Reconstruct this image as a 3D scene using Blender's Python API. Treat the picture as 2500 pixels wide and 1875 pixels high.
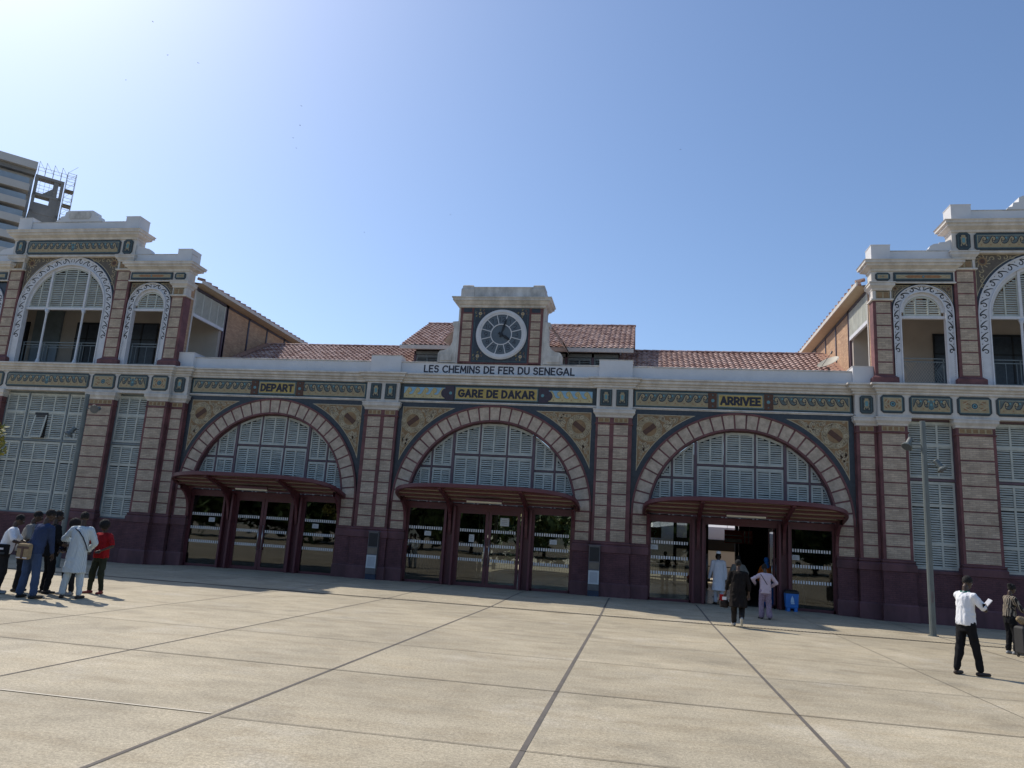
import bpy, bmesh, math, random
from mathutils import Vector, Matrix, noise
from math import sin, cos, pi, sqrt, atan2, radians as R_

for o in list(bpy.data.objects): bpy.data.objects.remove(o)
scene = bpy.context.scene
COL = scene.collection
random.seed(7)

# ------------------------------------------------------------------ camera
FOC, PITCH, ROLL, YAW = 1822.6, 0.205379, 0.0633195, -0.178525
CAM = Vector((5.671, -28.167, 1.875))
Fv = Vector((sin(YAW)*cos(PITCH), cos(YAW)*cos(PITCH), sin(PITCH)))
R0 = Vector((cos(YAW), -sin(YAW), 0)); U0 = R0.cross(Fv)
Rv = R0*cos(ROLL) + U0*sin(ROLL); Uv = -R0*sin(ROLL) + U0*cos(ROLL)
cd = bpy.data.cameras.new('camera'); cam = bpy.data.objects.new('camera', cd); COL.objects.link(cam)
m = Matrix((Rv, Uv, -Fv)).transposed().to_4x4(); m.translation = CAM
cam.matrix_world = m
cd.sensor_width = 36.0; cd.lens = FOC/2500*36.0; cd.clip_start = .1; cd.clip_end = 3000
scene.camera = cam

# ------------------------------------------------------------------ light
SUND = Vector((-0.79, 0.50, 1.0)).normalized()          # towards the sun
EL = math.asin(SUND.z); AZ = atan2(SUND.x, SUND.y)
w = bpy.data.worlds.new('World'); scene.world = w; w.use_nodes = True
nt = w.node_tree; bg = nt.nodes['Background']
sky = nt.nodes.new('ShaderNodeTexSky'); sky.sky_type = 'NISHITA'; sky.sun_disc = False
sky.sun_elevation = EL; sky.sun_rotation = AZ
sky.air_density = 1.0; sky.dust_density = 1.0; sky.ozone_density = 5.0; sky.altitude = 0
hs = nt.nodes.new('ShaderNodeHueSaturation'); hs.inputs['Saturation'].default_value = 1.0
nt.links.new(sky.outputs[0], hs.inputs['Color']); nt.links.new(hs.outputs[0], bg.inputs[0]); bg.inputs[1].default_value = 0.13
sl = bpy.data.lights.new('sun', 'SUN'); sl.energy = 3.7; sl.angle = R_(.53); sl.color = (1, .915, .79)
so = bpy.data.objects.new('sun', sl); COL.objects.link(so)
so.rotation_euler = SUND.to_track_quat('Z', 'Y').to_euler()
scene.view_settings.view_transform = 'Standard'; scene.view_settings.look = 'None'
scene.view_settings.gamma = 1; scene.view_settings.exposure = 0.26
scene.render.resolution_x = 1024; scene.render.resolution_y = 768

# ------------------------------------------------------------------ materials
def nodes(name):
    mt = bpy.data.materials.new(name); mt.use_nodes = True
    n = mt.node_tree.nodes; b = n['Principled BSDF']
    return mt, mt.node_tree, n, b
def mat(name, col, rough=.8, var=.15, sc=3., metal=0., bump=0., bsc=40., streak=0., col2=None, spec=None):
    """noise-varied paint / plaster / metal"""
    mt, t, n, b = nodes(name)
    tc = n.new('ShaderNodeTexCoord'); nz = n.new('ShaderNodeTexNoise')
    nz.inputs['Scale'].default_value = sc; nz.inputs['Detail'].default_value = 6; nz.inputs['Roughness'].default_value = .65
    if streak:
        mp = n.new('ShaderNodeMapping'); mp.inputs['Scale'].default_value = (1, 1, streak)
        t.links.new(tc.outputs['Object'], mp.inputs[0]); t.links.new(mp.outputs[0], nz.inputs[0])
    else: t.links.new(tc.outputs['Object'], nz.inputs[0])
    rp = n.new('ShaderNodeValToRGB'); rp.color_ramp.elements[0].position = .3; rp.color_ramp.elements[1].position = .72
    c2 = col2 or tuple(c*(1-var) for c in col); c1 = tuple(min(1, c*(1+var*.5)) for c in col)
    rp.color_ramp.elements[0].color = (*c2, 1); rp.color_ramp.elements[1].color = (*c1, 1)
    t.links.new(nz.outputs[0], rp.inputs[0]); t.links.new(rp.outputs[0], b.inputs['Base Color'])
    b.inputs['Roughness'].default_value = rough; b.inputs['Metallic'].default_value = metal
    if spec is not None: b.inputs['Specular IOR Level'].default_value = spec
    if bump:
        n2 = n.new('ShaderNodeTexNoise'); n2.inputs['Scale'].default_value = bsc; n2.inputs['Detail'].default_value = 4
        t.links.new(tc.outputs['Object'], n2.inputs[0])
        bp = n.new('ShaderNodeBump'); bp.inputs['Strength'].default_value = bump; bp.inputs['Distance'].default_value = .02
        t.links.new(n2.outputs[0], bp.inputs['Height']); t.links.new(bp.outputs[0], b.inputs['Normal'])
    return mt
def brick(name, c1, c2, mortar, axis='xz', bw=.22, bh=.065, ms=.008, var=.5):
    mt, t, n, b = nodes(name)
    tc = n.new('ShaderNodeTexCoord'); sp = n.new('ShaderNodeSeparateXYZ'); cb = n.new('ShaderNodeCombineXYZ')
    t.links.new(tc.outputs['Object'], sp.inputs[0])
    t.links.new(sp.outputs['X' if axis[0] == 'x' else 'Y'], cb.inputs['X']); t.links.new(sp.outputs['Z'], cb.inputs['Y'])
    br = n.new('ShaderNodeTexBrick'); t.links.new(cb.outputs[0], br.inputs['Vector'])
    br.inputs['Color1'].default_value = (*c1, 1); br.inputs['Color2'].default_value = (*c2, 1); br.inputs['Mortar'].default_value = (*mortar, 1)
    br.inputs['Scale'].default_value = 1; br.inputs['Brick Width'].default_value = bw; br.inputs['Row Height'].default_value = bh
    br.inputs['Mortar Size'].default_value = ms; br.inputs['Mortar Smooth'].default_value = .3
    nz = n.new('ShaderNodeTexNoise'); nz.inputs['Scale'].default_value = 2.2; nz.inputs['Detail'].default_value = 7; nz.inputs['Roughness'].default_value = .7
    t.links.new(tc.outputs['Object'], nz.inputs[0])
    mr = n.new('ShaderNodeMapRange'); mr.inputs['From Min'].default_value = .3; mr.inputs['From Max'].default_value = .7
    mr.inputs['To Min'].default_value = 1-var*.5; mr.inputs['To Max'].default_value = 1+var*.3
    t.links.new(nz.outputs[0], mr.inputs[0])
    mx = n.new('ShaderNodeMix'); mx.data_type = 'RGBA'; mx.blend_type = 'MULTIPLY'; mx.inputs[0].default_value = 1
    t.links.new(br.outputs[0], mx.inputs[6]); t.links.new(mr.outputs[0], mx.inputs[7]); t.links.new(mx.outputs[2], b.inputs['Base Color'])
    b.inputs['Roughness'].default_value = .85
    bp = n.new('ShaderNodeBump'); bp.inputs['Strength'].default_value = .5; bp.inputs['Distance'].default_value = .01; bp.invert = True
    t.links.new(br.outputs['Fac'], bp.inputs['Height']); t.links.new(bp.outputs[0], b.inputs['Normal'])
    return mt
M = {}
M['white'] = mat('white_stucco', (.60, .575, .54), .85, .25, 2.6, bump=.15, bsc=30, streak=.3, col2=(.44, .41, .375))
M['white_clean'] = mat('white_plaster', (.62, .62, .63), .85, .12, .8, bump=.05)
M['white_dirty'] = mat('weathered_stone', (.57, .545, .51), .9, .5, 2.2, bump=.3, streak=.5, col2=(.31, .295, .275))
M['wmetal'] = mat('white_painted_iron', (.6, .6, .62), .55, .12, 4)
M['brick'] = brick('cream_brick', (.51, .41, .305), (.39, .31, .23), (.31, .25, .205))
M['brick_side'] = brick('cream_brick_side', (.50, .33, .20), (.38, .23, .14), (.33, .21, .14), 'yz', var=.4)
M['vous'] = mat('cream_voussoir', (.49, .395, .305), .85, .35, 6, bump=.25, bsc=18)
M['red'] = mat('oxblood_brickwork', (.165, .066, .066), .75, .5, 2.2, bump=.2)
M['plinth'] = brick('maroon_painted_brick', (.135, .056, .062), (.11, .046, .054), (.08, .034, .04), var=.7)
M['plinth_flat'] = mat('maroon_render', (.135, .058, .064), .75, .45, 1.4, bump=.15, streak=.4)
M['maroon'] = mat('dark_maroon_steel', (.115, .032, .040), .45, .2, 5)
M['shutter'] = mat('grey_green_shutter_paint', (.475, .49, .435), .6, .22, 2.5)
M['shback'] = mat('painted_shade_behind_shutters', (.035, .045, .05), .8, .2, 3)  # sheet behind the slats; shade between them is put into its colour
M['mullion'] = mat('plum_steel_frame', (.115, .07, .085), .5, .2, 5)
M['gmullion'] = mat('grey_steel_frame', (.16, .19, .2), .5, .2, 5)
M['navy'] = mat('navy_glazed_tile', (.032, .037, .047), .35, .4, 9)
M['dkgreen'] = mat('black_green_tile', (.028, .035, .035), .4, .35, 9)
M['teal'] = mat('teal_glazed_tile', (.075, .13, .135), .4, .25, 9)
M['ochre'] = mat('ochre_tile', (.27, .165, .075), .6, .35, 5)
M['tan'] = mat('tan_tile', (.36, .29, .17), .6, .25, 7)
M['tan2'] = mat('pale_relief_tile', (.42, .35, .23), .6, .2, 9)
M['brown'] = mat('brown_tile', (.10, .048, .03), .7, .3, 12)
M['yellow'] = mat('yellow_tile', (.45, .33, .09), .5, .25, 7)
M['orange'] = mat('orange_tile', (.33, .16, .06), .5, .3, 9)
M['blue'] = mat('sky_blue_tile', (.24, .42, .56), .4, .2, 8)
M['wbase'] = mat('grey_green_mosaic', (.11, .13, .115), .4, .3, 9)
M['aqua'] = mat('aqua_tile', (.12, .27, .30), .4, .3, 14)
M['ink'] = mat('dark_lettering', (.02, .018, .03), .5, .2, 8)
M['black'] = mat('black_paint', (.012, .012, .014), .5, .2, 8)
M['slotshade'] = mat('painted_cutout_shade', (.03, .03, .033), .9, .1, 8)  # strokes for the piercings; their shade is put into the colour
M['clockface'] = mat('slate_clock_face', (.09, .11, .13), .35, .2, 6)
M['gutter'] = mat('pale_fascia', (.55, .52, .48), .7, .15, 3)
M['soffit'] = mat('cream_soffit', (.5, .42, .3), .7, .12, 4)
M['inner'] = mat('beige_inner_wall', (.42, .37, .32), .85, .12, 1)
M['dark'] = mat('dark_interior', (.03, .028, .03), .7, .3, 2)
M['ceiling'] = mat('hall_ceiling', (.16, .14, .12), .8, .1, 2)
M['steel'] = mat('brushed_steel', (.55, .55, .55), .3, .1, 5, metal=.9)
M['polegreen'] = mat('grey_green_pole_paint', (.13, .15, .145), .5, .2, 3)
M['cabwhite'] = mat('cabinet_white_plastic', (.55, .57, .58), .5, .1, 6)
M['dash'] = mat('white_film', (.80, .80, .80), .7, .04, 6)
M['cabgrey'] = mat('cabinet_grey', (.13, .12, .12), .5, .25, 4)
M['cabbase'] = mat('cabinet_blue_base', (.03, .045, .08), .6, .3, 4)
M['tube'] = mat('light_tube', (.75, .68, .5), .4, .05, 4)
M['dish'] = mat('dish_grey', (.40, .37, .30), .6, .15, 4)
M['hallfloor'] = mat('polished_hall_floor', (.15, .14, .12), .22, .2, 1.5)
M['conc'] = mat('grey_concrete', (.50, .49, .48), .9, .2, .15)
M['concd'] = mat('raw_concrete', (.24, .235, .23), .9, .3, .4)
M['balglass'] = mat('blue_balcony_glass', (.26, .32, .38), .2, .2, .5)
M['scaff'] = mat('scaffold_tube', (.35, .35, .36), .5, .1, 1, metal=.5)
M['plank'] = mat('scaffold_plank', (.14, .13, .12), .8, .2, 1)
def glass(name, tint, refl=.12):
    mt = bpy.data.materials.new(name); mt.use_nodes = True; t = mt.node_tree; n = t.nodes
    for x in list(n):
        if x.type == 'BSDF_PRINCIPLED': n.remove(x)
    tr = n.new('ShaderNodeBsdfTransparent'); tr.inputs[0].default_value = (*tint, 1)
    gl = n.new('ShaderNodeBsdfGlossy'); gl.inputs['Roughness'].default_value = .015; gl.inputs[0].default_value = (.9, .92, .93, 1)
    nz = n.new('ShaderNodeTexNoise'); nz.inputs['Scale'].default_value = .9; bp = n.new('ShaderNodeBump'); bp.inputs['Strength'].default_value = .05; bp.inputs['Distance'].default_value = .02
    tc = n.new('ShaderNodeTexCoord'); t.links.new(tc.outputs['Object'], nz.inputs[0]); t.links.new(nz.outputs[0], bp.inputs['Height']); t.links.new(bp.outputs[0], gl.inputs['Normal'])
    fr = n.new('ShaderNodeFresnel'); fr.inputs[0].default_value = 1.5
    ad = n.new('ShaderNodeMath'); ad.operation = 'ADD'; ad.inputs[1].default_value = refl; t.links.new(fr.outputs[0], ad.inputs[0]); ad.use_clamp = True
    mx = n.new('ShaderNodeMixShader'); t.links.new(ad.outputs[0], mx.inputs[0]); t.links.new(tr.outputs[0], mx.inputs[1]); t.links.new(gl.outputs[0], mx.inputs[2])
    t.links.new(mx.outputs[0], n['Material Output'].inputs[0]); return mt
M['glass'] = glass('door_glass', (.50, .53, .52), .03)

def tilemat():
    mt, t, n, b = nodes('clay_pantiles')
    tc = n.new('ShaderNodeTexCoord'); nz = n.new('ShaderNodeTexNoise'); nz.inputs['Scale'].default_value = 2.5; nz.inputs['Detail'].default_value = 8
    t.links.new(tc.outputs['Object'], nz.inputs[0])
    vo = n.new('ShaderNodeTexVoronoi'); vo.inputs['Scale'].default_value = 3.6; t.links.new(tc.outputs['Object'], vo.inputs[0])
    rp = n.new('ShaderNodeValToRGB'); e = rp.color_ramp.elements; e[0].position = .3; e[1].position = .75
    e[0].color = (.25, .13, .105, 1); e[1].color = (.55, .40, .35, 1)
    md = n.new('ShaderNodeMix'); md.data_type = 'FLOAT'; md.inputs[0].default_value = .35
    sp = n.new('ShaderNodeSeparateColor'); t.links.new(vo.outputs['Color'], sp.inputs[0])
    t.links.new(nz.outputs[0], md.inputs[2]); t.links.new(sp.outputs[0], md.inputs[3]); t.links.new(md.outputs[0], rp.inputs[0])
    t.links.new(rp.outputs[0], b.inputs['Base Color']); b.inputs['Roughness'].default_value = .8; return mt
M['tile'] = tilemat()

def groundmat():
    mt, t, n, b = nodes('washed_concrete_paving')
    L = t.links.new
    ge = n.new('ShaderNodeNewGeometry'); sp = n.new('ShaderNodeSeparateXYZ'); L(ge.outputs['Position'], sp.inputs[0])
    def noise_(s, d=6, r=.6, vec=None):
        x = n.new('ShaderNodeTexNoise'); x.inputs['Scale'].default_value = s; x.inputs['Detail'].default_value = d; x.inputs['Roughness'].default_value = r
        L(vec or ge.outputs['Position'], x.inputs[0]); return x.outputs[0]
    def mth(op, a, bb, c=False):
        x = n.new('ShaderNodeMath'); x.operation = op; x.use_clamp = c
        for i, v in enumerate((a, bb)):
            if v is None: continue
            if isinstance(v, (int, float)): x.inputs[i].default_value = v
            else: L(v, x.inputs[i])
        return x.outputs[0]
    def rng(v, a, b_, c, d):
        x = n.new('ShaderNodeMapRange'); x.inputs[1].default_value = a; x.inputs[2].default_value = b_; x.inputs[3].default_value = c; x.inputs[4].default_value = d
        L(v, x.inputs[0]); return x.outputs[0]
    big = rng(noise_(.35, 7, .62), .3, .7, .78, 1.14)
    mp = n.new('ShaderNodeMapping'); mp.inputs['Scale'].default_value = (1, 1.5, 1); L(ge.outputs['Position'], mp.inputs[0])
    mid = rng(noise_(1.3, 8, .7, mp.outputs[0]), .3, .7, .84, 1.12)
    fine = rng(noise_(26, 3, .7), .28, .72, .68, 1.28)
    grit = rng(noise_(60, 3, .85), .25, .75, .48, 1.50)
    # slab tone
    cx = mth('FLOOR', mth('DIVIDE', mth('SUBTRACT', sp.outputs[0], 1.6), 3.02), None); cy = mth('FLOOR', mth('DIVIDE', mth('ADD', sp.outputs[1], 6.9), 2.8), None)
    cb = n.new('ShaderNodeCombineXYZ'); L(cx, cb.inputs[0]); L(cy, cb.inputs[1])
    wn = n.new('ShaderNodeTexWhiteNoise'); L(cb.outputs[0], wn.inputs[0]); slab = rng(wn.outputs[0], 0, 1, .95, 1.05)
    v = mth('MULTIPLY', mth('MULTIPLY', big, mid), mth('MULTIPLY', mth('MULTIPLY', fine, grit), slab))
    # darker scattered stains
    st = rng(noise_(.9, 4, .5), .58, .70, 1, .80); v = mth('MULTIPLY', v, st)
    pit = rng(noise_(9, 2, .4), .74, .80, 1, .72); v = mth('MULTIPLY', v, pit)
    mx = n.new('ShaderNodeMix'); mx.data_type = 'RGBA'; L(noise_(.8, 5), mx.inputs[0])
    mx.inputs[6].default_value = (.40, .342, .235, 1); mx.inputs[7].default_value = (.425, .375, .275, 1)
    mp2 = n.new('ShaderNodeMapping'); mp2.inputs['Scale'].default_value = (.8, 2.2, 1); mp2.inputs['Location'].default_value = (7, 3, 0); L(ge.outputs['Position'], mp2.inputs[0])
    bf = rng(noise_(1.1, 9, .72, mp2.outputs[0]), .48, .66, 0, .75)
    mb = n.new('ShaderNodeMix'); mb.data_type = 'RGBA'; L(bf, mb.inputs[0]); L(mx.outputs[2], mb.inputs[6]); mb.inputs[7].default_value = (.335, .275, .18, 1)
    pf = rng(noise_(.55, 8, .7), .55, .72, 0, .6); mc = n.new('ShaderNodeMix'); mc.data_type = 'RGBA'; L(pf, mc.inputs[0]); L(mb.outputs[2], mc.inputs[6]); mc.inputs[7].default_value = (.49, .45, .37, 1)
    m2 = n.new('ShaderNodeVectorMath'); m2.operation = 'SCALE'; L(mc.outputs[2], m2.inputs[0]); L(v, m2.inputs['Scale'])
    L(m2.outputs[0], b.inputs['Base Color']); b.inputs['Roughness'].default_value = .8
    bp = n.new('ShaderNodeBump'); bp.inputs['Strength'].default_value = .35; bp.inputs['Distance'].default_value = .004; L(noise_(60, 3, .8), bp.inputs['Height']); L(bp.outputs[0], b.inputs['Normal'])
    return mt
M['ground'] = groundmat()
M['joint'] = mat('joint_filler', (.13, .115, .10), .9, .3, 2)
M['jointthin'] = mat('thin_joint', (.19, .165, .13), .9, .4, 1.5)
M['jointpale'] = mat('pale_joint_highlight', (.66, .61, .50), .9, .35, 2)  # bright highlight along a joint edge, put into the colour
M['drain'] = mat('drain_grate_iron', (.05, .047, .045), .7, .3, 3)

# ------------------------------------------------------------------ mesh builder
class MB:
    def __init__(s): s.v = []; s.f = []; s.m = []; s.mats = []
    def mi(s, name):
        if name not in s.mats: s.mats.append(name)
        return s.mats.index(name)
    def add(s, vs, fs, mt):
        k = len(s.v); s.v += [tuple(p) for p in vs]; i = s.mi(mt)
        for f in fs: s.f.append(tuple(a+k for a in f)); s.m.append(i)
    def box(s, x0, x1, y0, y1, z0, z1, mt):
        if x0 > x1: x0, x1 = x1, x0
        s.add([(x0,y0,z0),(x1,y0,z0),(x1,y1,z0),(x0,y1,z0),(x0,y0,z1),(x1,y0,z1),(x1,y1,z1),(x0,y1,z1)],
              [(0,3,2,1),(4,5,6,7),(0,1,5,4),(1,2,6,5),(2,3,7,6),(3,0,4,7)], mt)
    def prism(s, pts, y0, y1, mt):
        """xz polygon extruded from y0 (front) to y1"""
        n = len(pts); vs = [(x, y0, z) for x, z in pts]+[(x, y1, z) for x, z in pts]
        s.add(vs, [tuple(range(n)), tuple(range(2*n-1, n-1, -1))]+[(i, i+n, (i+1) % n+n, (i+1) % n) for i in range(n)], mt)
    def sheet(s, pts, y, mt): s.add([(x, y, z) for x, z in pts], [tuple(range(len(pts)))], mt)
    def strip(s, A, B, y0, y1, mt):
        """solid between two xz polylines A (outer) and B (inner), front y0 back y1"""
        n = len(A); vs = [(a[0], y0, a[1]) for a in A]+[(b[0], y0, b[1]) for b in B]+[(a[0], y1, a[1]) for a in A]+[(b[0], y1, b[1]) for b in B]
        fs = []
        for i in range(n-1):
            fs += [(i, i+1, n+i+1, n+i), (2*n+i, 3*n+i, 3*n+i+1, 2*n+i+1), (i, 2*n+i, 2*n+i+1, i+1), (n+i, n+i+1, 3*n+i+1, 3*n+i)]
        fs += [(0, n, 3*n, 2*n), (n-1, 3*n-1, 4*n-1, 2*n-1)]
        s.add(vs, fs, mt)
    def crown(s, x0, x1, y0, y1, prof, mt, cap=True):
        """rings of a rectangle grown by offset o at height z: mitred mouldings on all four sides"""
        vs = []; fs = []
        for o, z in prof: vs += [(x0-o, y0-o, z), (x1+o, y0-o, z), (x1+o, y1+o, z), (x0-o, y1+o, z)]
        for i in range(len(prof)-1):
            for j in range(4): fs.append((4*i+j, 4*i+(j+1) % 4, 4*i+4+(j+1) % 4, 4*i+4+j))
        if cap: fs += [(3, 2, 1, 0), tuple(4*(len(prof)-1)+j for j in range(4))]
        s.add(vs, fs, mt)
    def ribbon(s, pts, w, y, mt, closed=False, flip=1):
        """flat strip of width w along an xz polyline (w may be a function of 0..1)"""
        n = len(pts); L = []; Rr = []
        for i in range(n):
            a = pts[(i-1) % n] if closed else pts[max(0, i-1)]; b = pts[(i+1) % n] if closed else pts[min(n-1, i+1)]
            dx, dz = b[0]-a[0], b[1]-a[1]; l = sqrt(dx*dx+dz*dz) or 1
            ww = (w(i/(n-1)) if callable(w) else w)/2; nx, nz = -dz/l*ww, dx/l*ww
            L.append((pts[i][0]+nx, y, pts[i][1]+nz)); Rr.append((pts[i][0]-nx, y, pts[i][1]-nz))
        fs = [(i, i+1, n+i+1, n+i) for i in range(n-1)]
        if closed: fs.append((n-1, 0, n, 2*n-1))
        s.add(L+Rr, fs, mt)
    def disc(s, x, z, r, y, mt, n=20, rz=None):
        s.sheet([(x+r*cos(2*pi*i/n), z+(rz or r)*sin(2*pi*i/n)) for i in range(n)], y, mt)
    def tube(s, pts, r, mt, n=8, rr=None):
        P = [Vector(p) for p in pts]; vs = []; fs = []
        for i, p in enumerate(P):
            d = (P[min(i+1, len(P)-1)]-P[max(i-1, 0)]).normalized()
            a = d.cross(Vector((0, 0, 1)) if abs(d.z) < .9 else Vector((1, 0, 0))).normalized(); b = d.cross(a)
            q = rr[i] if rr else r
            for k in range(n): vs.append(p+a*(q*cos(2*pi*k/n))+b*(q*sin(2*pi*k/n)))
        for i in range(len(P)-1):
            for k in range(n): fs.append((i*n+k, i*n+(k+1) % n, (i+1)*n+(k+1) % n, (i+1)*n+k))
        fs += [tuple(range(n-1, -1, -1)), tuple((len(P)-1)*n+k for k in range(n))]
        s.add(vs, fs, mt)
    def build(s, name, parent=None, smooth=False, bevel=0):
        me = bpy.data.meshes.new(name); me.from_pydata(s.v, [], s.f)
        for x in s.mats: me.materials.append(M[x])
        me.polygons.foreach_set('material_index', s.m)
        if smooth: me.polygons.foreach_set('use_smooth', [True]*len(me.polygons))
        me.update(); o = bpy.data.objects.new(name, me); COL.objects.link(o)
        if bevel:
            md = o.modifiers.new('bevel', 'BEVEL'); md.width = bevel; md.segments = 1; md.limit_method = 'ANGLE'
        if parent is not None: o.parent = parent
        return o
def empty(name, loc=(0, 0, 0)):
    o = bpy.data.objects.new(name, None); COL.objects.link(o); o.location = loc; o.empty_display_size = .3; return o
def tag(o, label=None, cat=None, group=None, kind=None):
    if label: o['label'] = label
    if cat: o['category'] = cat
    if group: o['group'] = group
    if kind: o['kind'] = kind
    return o
def copy_tree(o, parent=None):
    c = o.copy(); COL.objects.link(c)
    if parent is not None: c.parent = parent
    for ch in list(o.children): copy_tree(ch, c)
    return c

# ------------------------------------------------------------------ ground
def sst(a, b, x):
    t = min(1, max(0, (x-a)/(b-a))); return t*t*(3-2*t)
def gz(x, y): return .08*sst(-7.5, -1.5, y)*(1-sst(11.5, 14, abs(x)))
def gsheet(name, xs, ys, mt, dz=0., kind='structure'):
    b = MB(); n = len(xs); vs = [(x, y, gz(x, y)+dz) for y in ys for x in xs]
    b.add(vs, [(j*n+i, j*n+i+1, (j+1)*n+i+1, (j+1)*n+i) for j in range(len(ys)-1) for i in range(n-1)], mt)
    o = b.build(name, smooth=True); tag(o, kind=kind); return o
def rngf(a, b, n): return [a+(b-a)*i/n for i in range(n+1)]
gx = [-600, -200, -60, -30]+rngf(-16, 16, 40)+[30, 60, 200, 600]
gy = [-600, -200, -60, -30]+rngf(-8, 0, 16)+[.6, 20, 60, 200, 600]
tag(gsheet('plaza_ground', gx, gy, 'ground'), 'speckled tan concrete paving of the station square', 'paving')
jb = MB()
def jstrip(x0, x1, y0, y1, mt, dz=.004, wob=0):
    alongx = (x1-x0) > (y1-y0); N = 40 if alongx else 24
    for i in range(N):
        if alongx:
            a, b_ = x0+(x1-x0)*i/N, x0+(x1-x0)*(i+1)/N
            vs = [(a, y0, gz(a, y0)+dz), (b_, y0, gz(b_, y0)+dz), (b_, y1, gz(b_, y1)+dz), (a, y1, gz(a, y1)+dz)]
        else:
            a, b_ = y0+(y1-y0)*i/N, y0+(y1-y0)*(i+1)/N
            vs = [(x0, a, gz(x0, a)+dz), (x1, a, gz(x1, a)+dz), (x1, b_, gz(x1, b_)+dz), (x0, b_, gz(x0, b_)+dz)]
        jb.add(vs, [(0, 1, 2, 3)], mt)
for x, w_ in ((-4.62, .02), (-1.45, .032), (1.6, .045), (4.67, .055), (7.63, .05), (13.78, .03), (-7.7, .018), (10.7, .012), (16.8, .02)):
    jstrip(x-w_/2, x+w_/2, -27, -.6, 'joint')
for y, w_ in ((-9.85, .012), (-12.55, .016), (-15.25, .018), (-17.97, .026)):
    jstrip(-22, 24, y-w_/2, y+w_/2, 'jointthin', .008)
jstrip(-22, 1.52, -20.83, -20.80, 'jointpale', .008); jstrip(1.66, 24, -20.9, -20.885, 'jointthin', .008)
tag(jb.build('pavement_joints'), 'dark expansion joints dividing the paving', 'joints', kind='structure')
db = MB()
for i in range(340):
    x = -14+i*.085; z = gz(x, -6.8)+.012
    db.add([(x, -6.86, z), (x+.04, -6.86, z), (x+.04, -6.74, z), (x, -6.74, z)], [(0, 1, 2, 3)], 'black')
N = 60
for i in range(N):
    a, b_ = -14+29*i/N, -14+29*(i+1)/N
    db.add([(a, -6.88, gz(a, -6.8)+.008), (b_, -6.88, gz(b_, -6.8)+.008), (b_, -6.72, gz(b_, -6.8)+.008), (a, -6.72, gz(a, -6.8)+.008)], [(0, 1, 2, 3)], 'jointthin')
tag(db.build('drain_channel'), 'long slotted drain across the square in front of the doors', 'drain')
# ------------------------------------------------------------------ station
ST = empty('train_station'); tag(ST, 'long cream brick railway station with maroon trim, three arched doorways and a clock', 'railway station')
def arc(cx, cz, r, a0, a1, n): return [(cx+r*cos(a0+(a1-a0)*i/n), cz+r*sin(a0+(a1-a0)*i/n)) for i in range(n+1)]
def resample(p, m_):
    d = [0]
    for i in range(1, len(p)): d.append(d[-1]+sqrt((p[i][0]-p[i-1][0])**2+(p[i][1]-p[i-1][1])**2))
    out = []; j = 0
    for k in range(m_+1):
        t = d[-1]*k/m_
        while j < len(d)-2 and d[j+1] < t: j += 1
        q = (t-d[j])/((d[j+1]-d[j]) or 1); out.append((p[j][0]+(p[j+1][0]-p[j][0])*q, p[j][1]+(p[j+1][1]-p[j][1])*q))
    return out
LRND = random.Random(5)
def louvers(b, x0, x1, z0, z1, y, mt, inside=None, pitch=.08, fr=.065, cols=2, rails=(), back=True):
    """one shutter leaf: frame, centre stile, slats clipped to inside(x,z)"""
    if inside is None: inside = lambda x, z: True
    def span(z, a, b_):
        xs = [a+(b_-a)*i/24 for i in range(25)]; ok = [x for x in xs if inside(x, z)]
        return (min(ok), max(ok)) if len(ok) > 1 else None
    def top(x):
        z = z1
        while z > z0 and not inside(x, z): z -= .02
        return z
    # frame stiles
    segs = [x0]+[x0+(x1-x0)*i/cols for i in range(1, cols)]+[x1]
    for i, x in enumerate(segs):
        a, b_ = (x, x+fr) if i == 0 else ((x-fr, x) if i == cols else (x-fr*.5, x+fr*.5))
        t = min(top(a+.001), top(b_-.001))
        if t-z0 > .06: b.box(a, b_, y-.03, y, z0, t, mt)
    # top / sloping rail following the arch
    n = 10; tp = [(x0+(x1-x0)*i/n, top(x0+(x1-x0)*i/n)) for i in range(n+1)]
    tp = [p for p in tp if p[1] > z0+.02]
    if len(tp) > 1: b.strip(tp, [(x, max(z0, z-fr*1.5)) for x, z in tp], y-.028, y, mt)
    s0 = span(z0+fr/2, x0, x1)
    if s0: b.box(s0[0], s0[1], y-.029, y, z0, z0+fr, mt)
    for r in rails:
        s_ = span(r, x0, x1)
        if s_: b.box(s_[0], s_[1], y-.029, y, r-.055, r+.055, mt)
    for c in range(cols):
        a = segs[c]+(fr if c == 0 else fr*.5); e = segs[c+1]-(fr if c == cols-1 else fr*.5)
        z = z0+fr+.01
        while z+pitch < z1:
            s_ = span(z+pitch+fr, a, e)
            if s_ and s_[1]-s_[0] > .05 and not any(abs(z+pitch*.5-r) < .055 for r in rails):
                u0, u1 = s_; jz = LRND.gauss(0, .0035); ty = LRND.choice((.64, .62, .60, .64, .66, .5 if LRND.random() < .12 else .64))
                b.add([(u0, y-.026, z), (u1, y-.026, z+jz), (u1, y+.004, z+jz+pitch*ty), (u0, y+.004, z+pitch*ty),
                       (u0, y-.018, z-.008), (u1, y-.018, z+jz-.008), (u1, y+.012, z+jz+pitch*(ty-.08)), (u0, y+.012, z+pitch*(ty-.08))],
                      [(0, 1, 2, 3), (4, 7, 6, 5), (0, 4, 5, 1), (3, 2, 6, 7)], mt)
            z += pitch
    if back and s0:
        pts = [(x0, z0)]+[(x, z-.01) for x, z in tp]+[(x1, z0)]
        if tp: b.sheet([(tp[0][0], z0)]+[(x, z-.01) for x, z in tp]+[(tp[-1][0], z0)], y+.05, 'shback')

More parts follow.
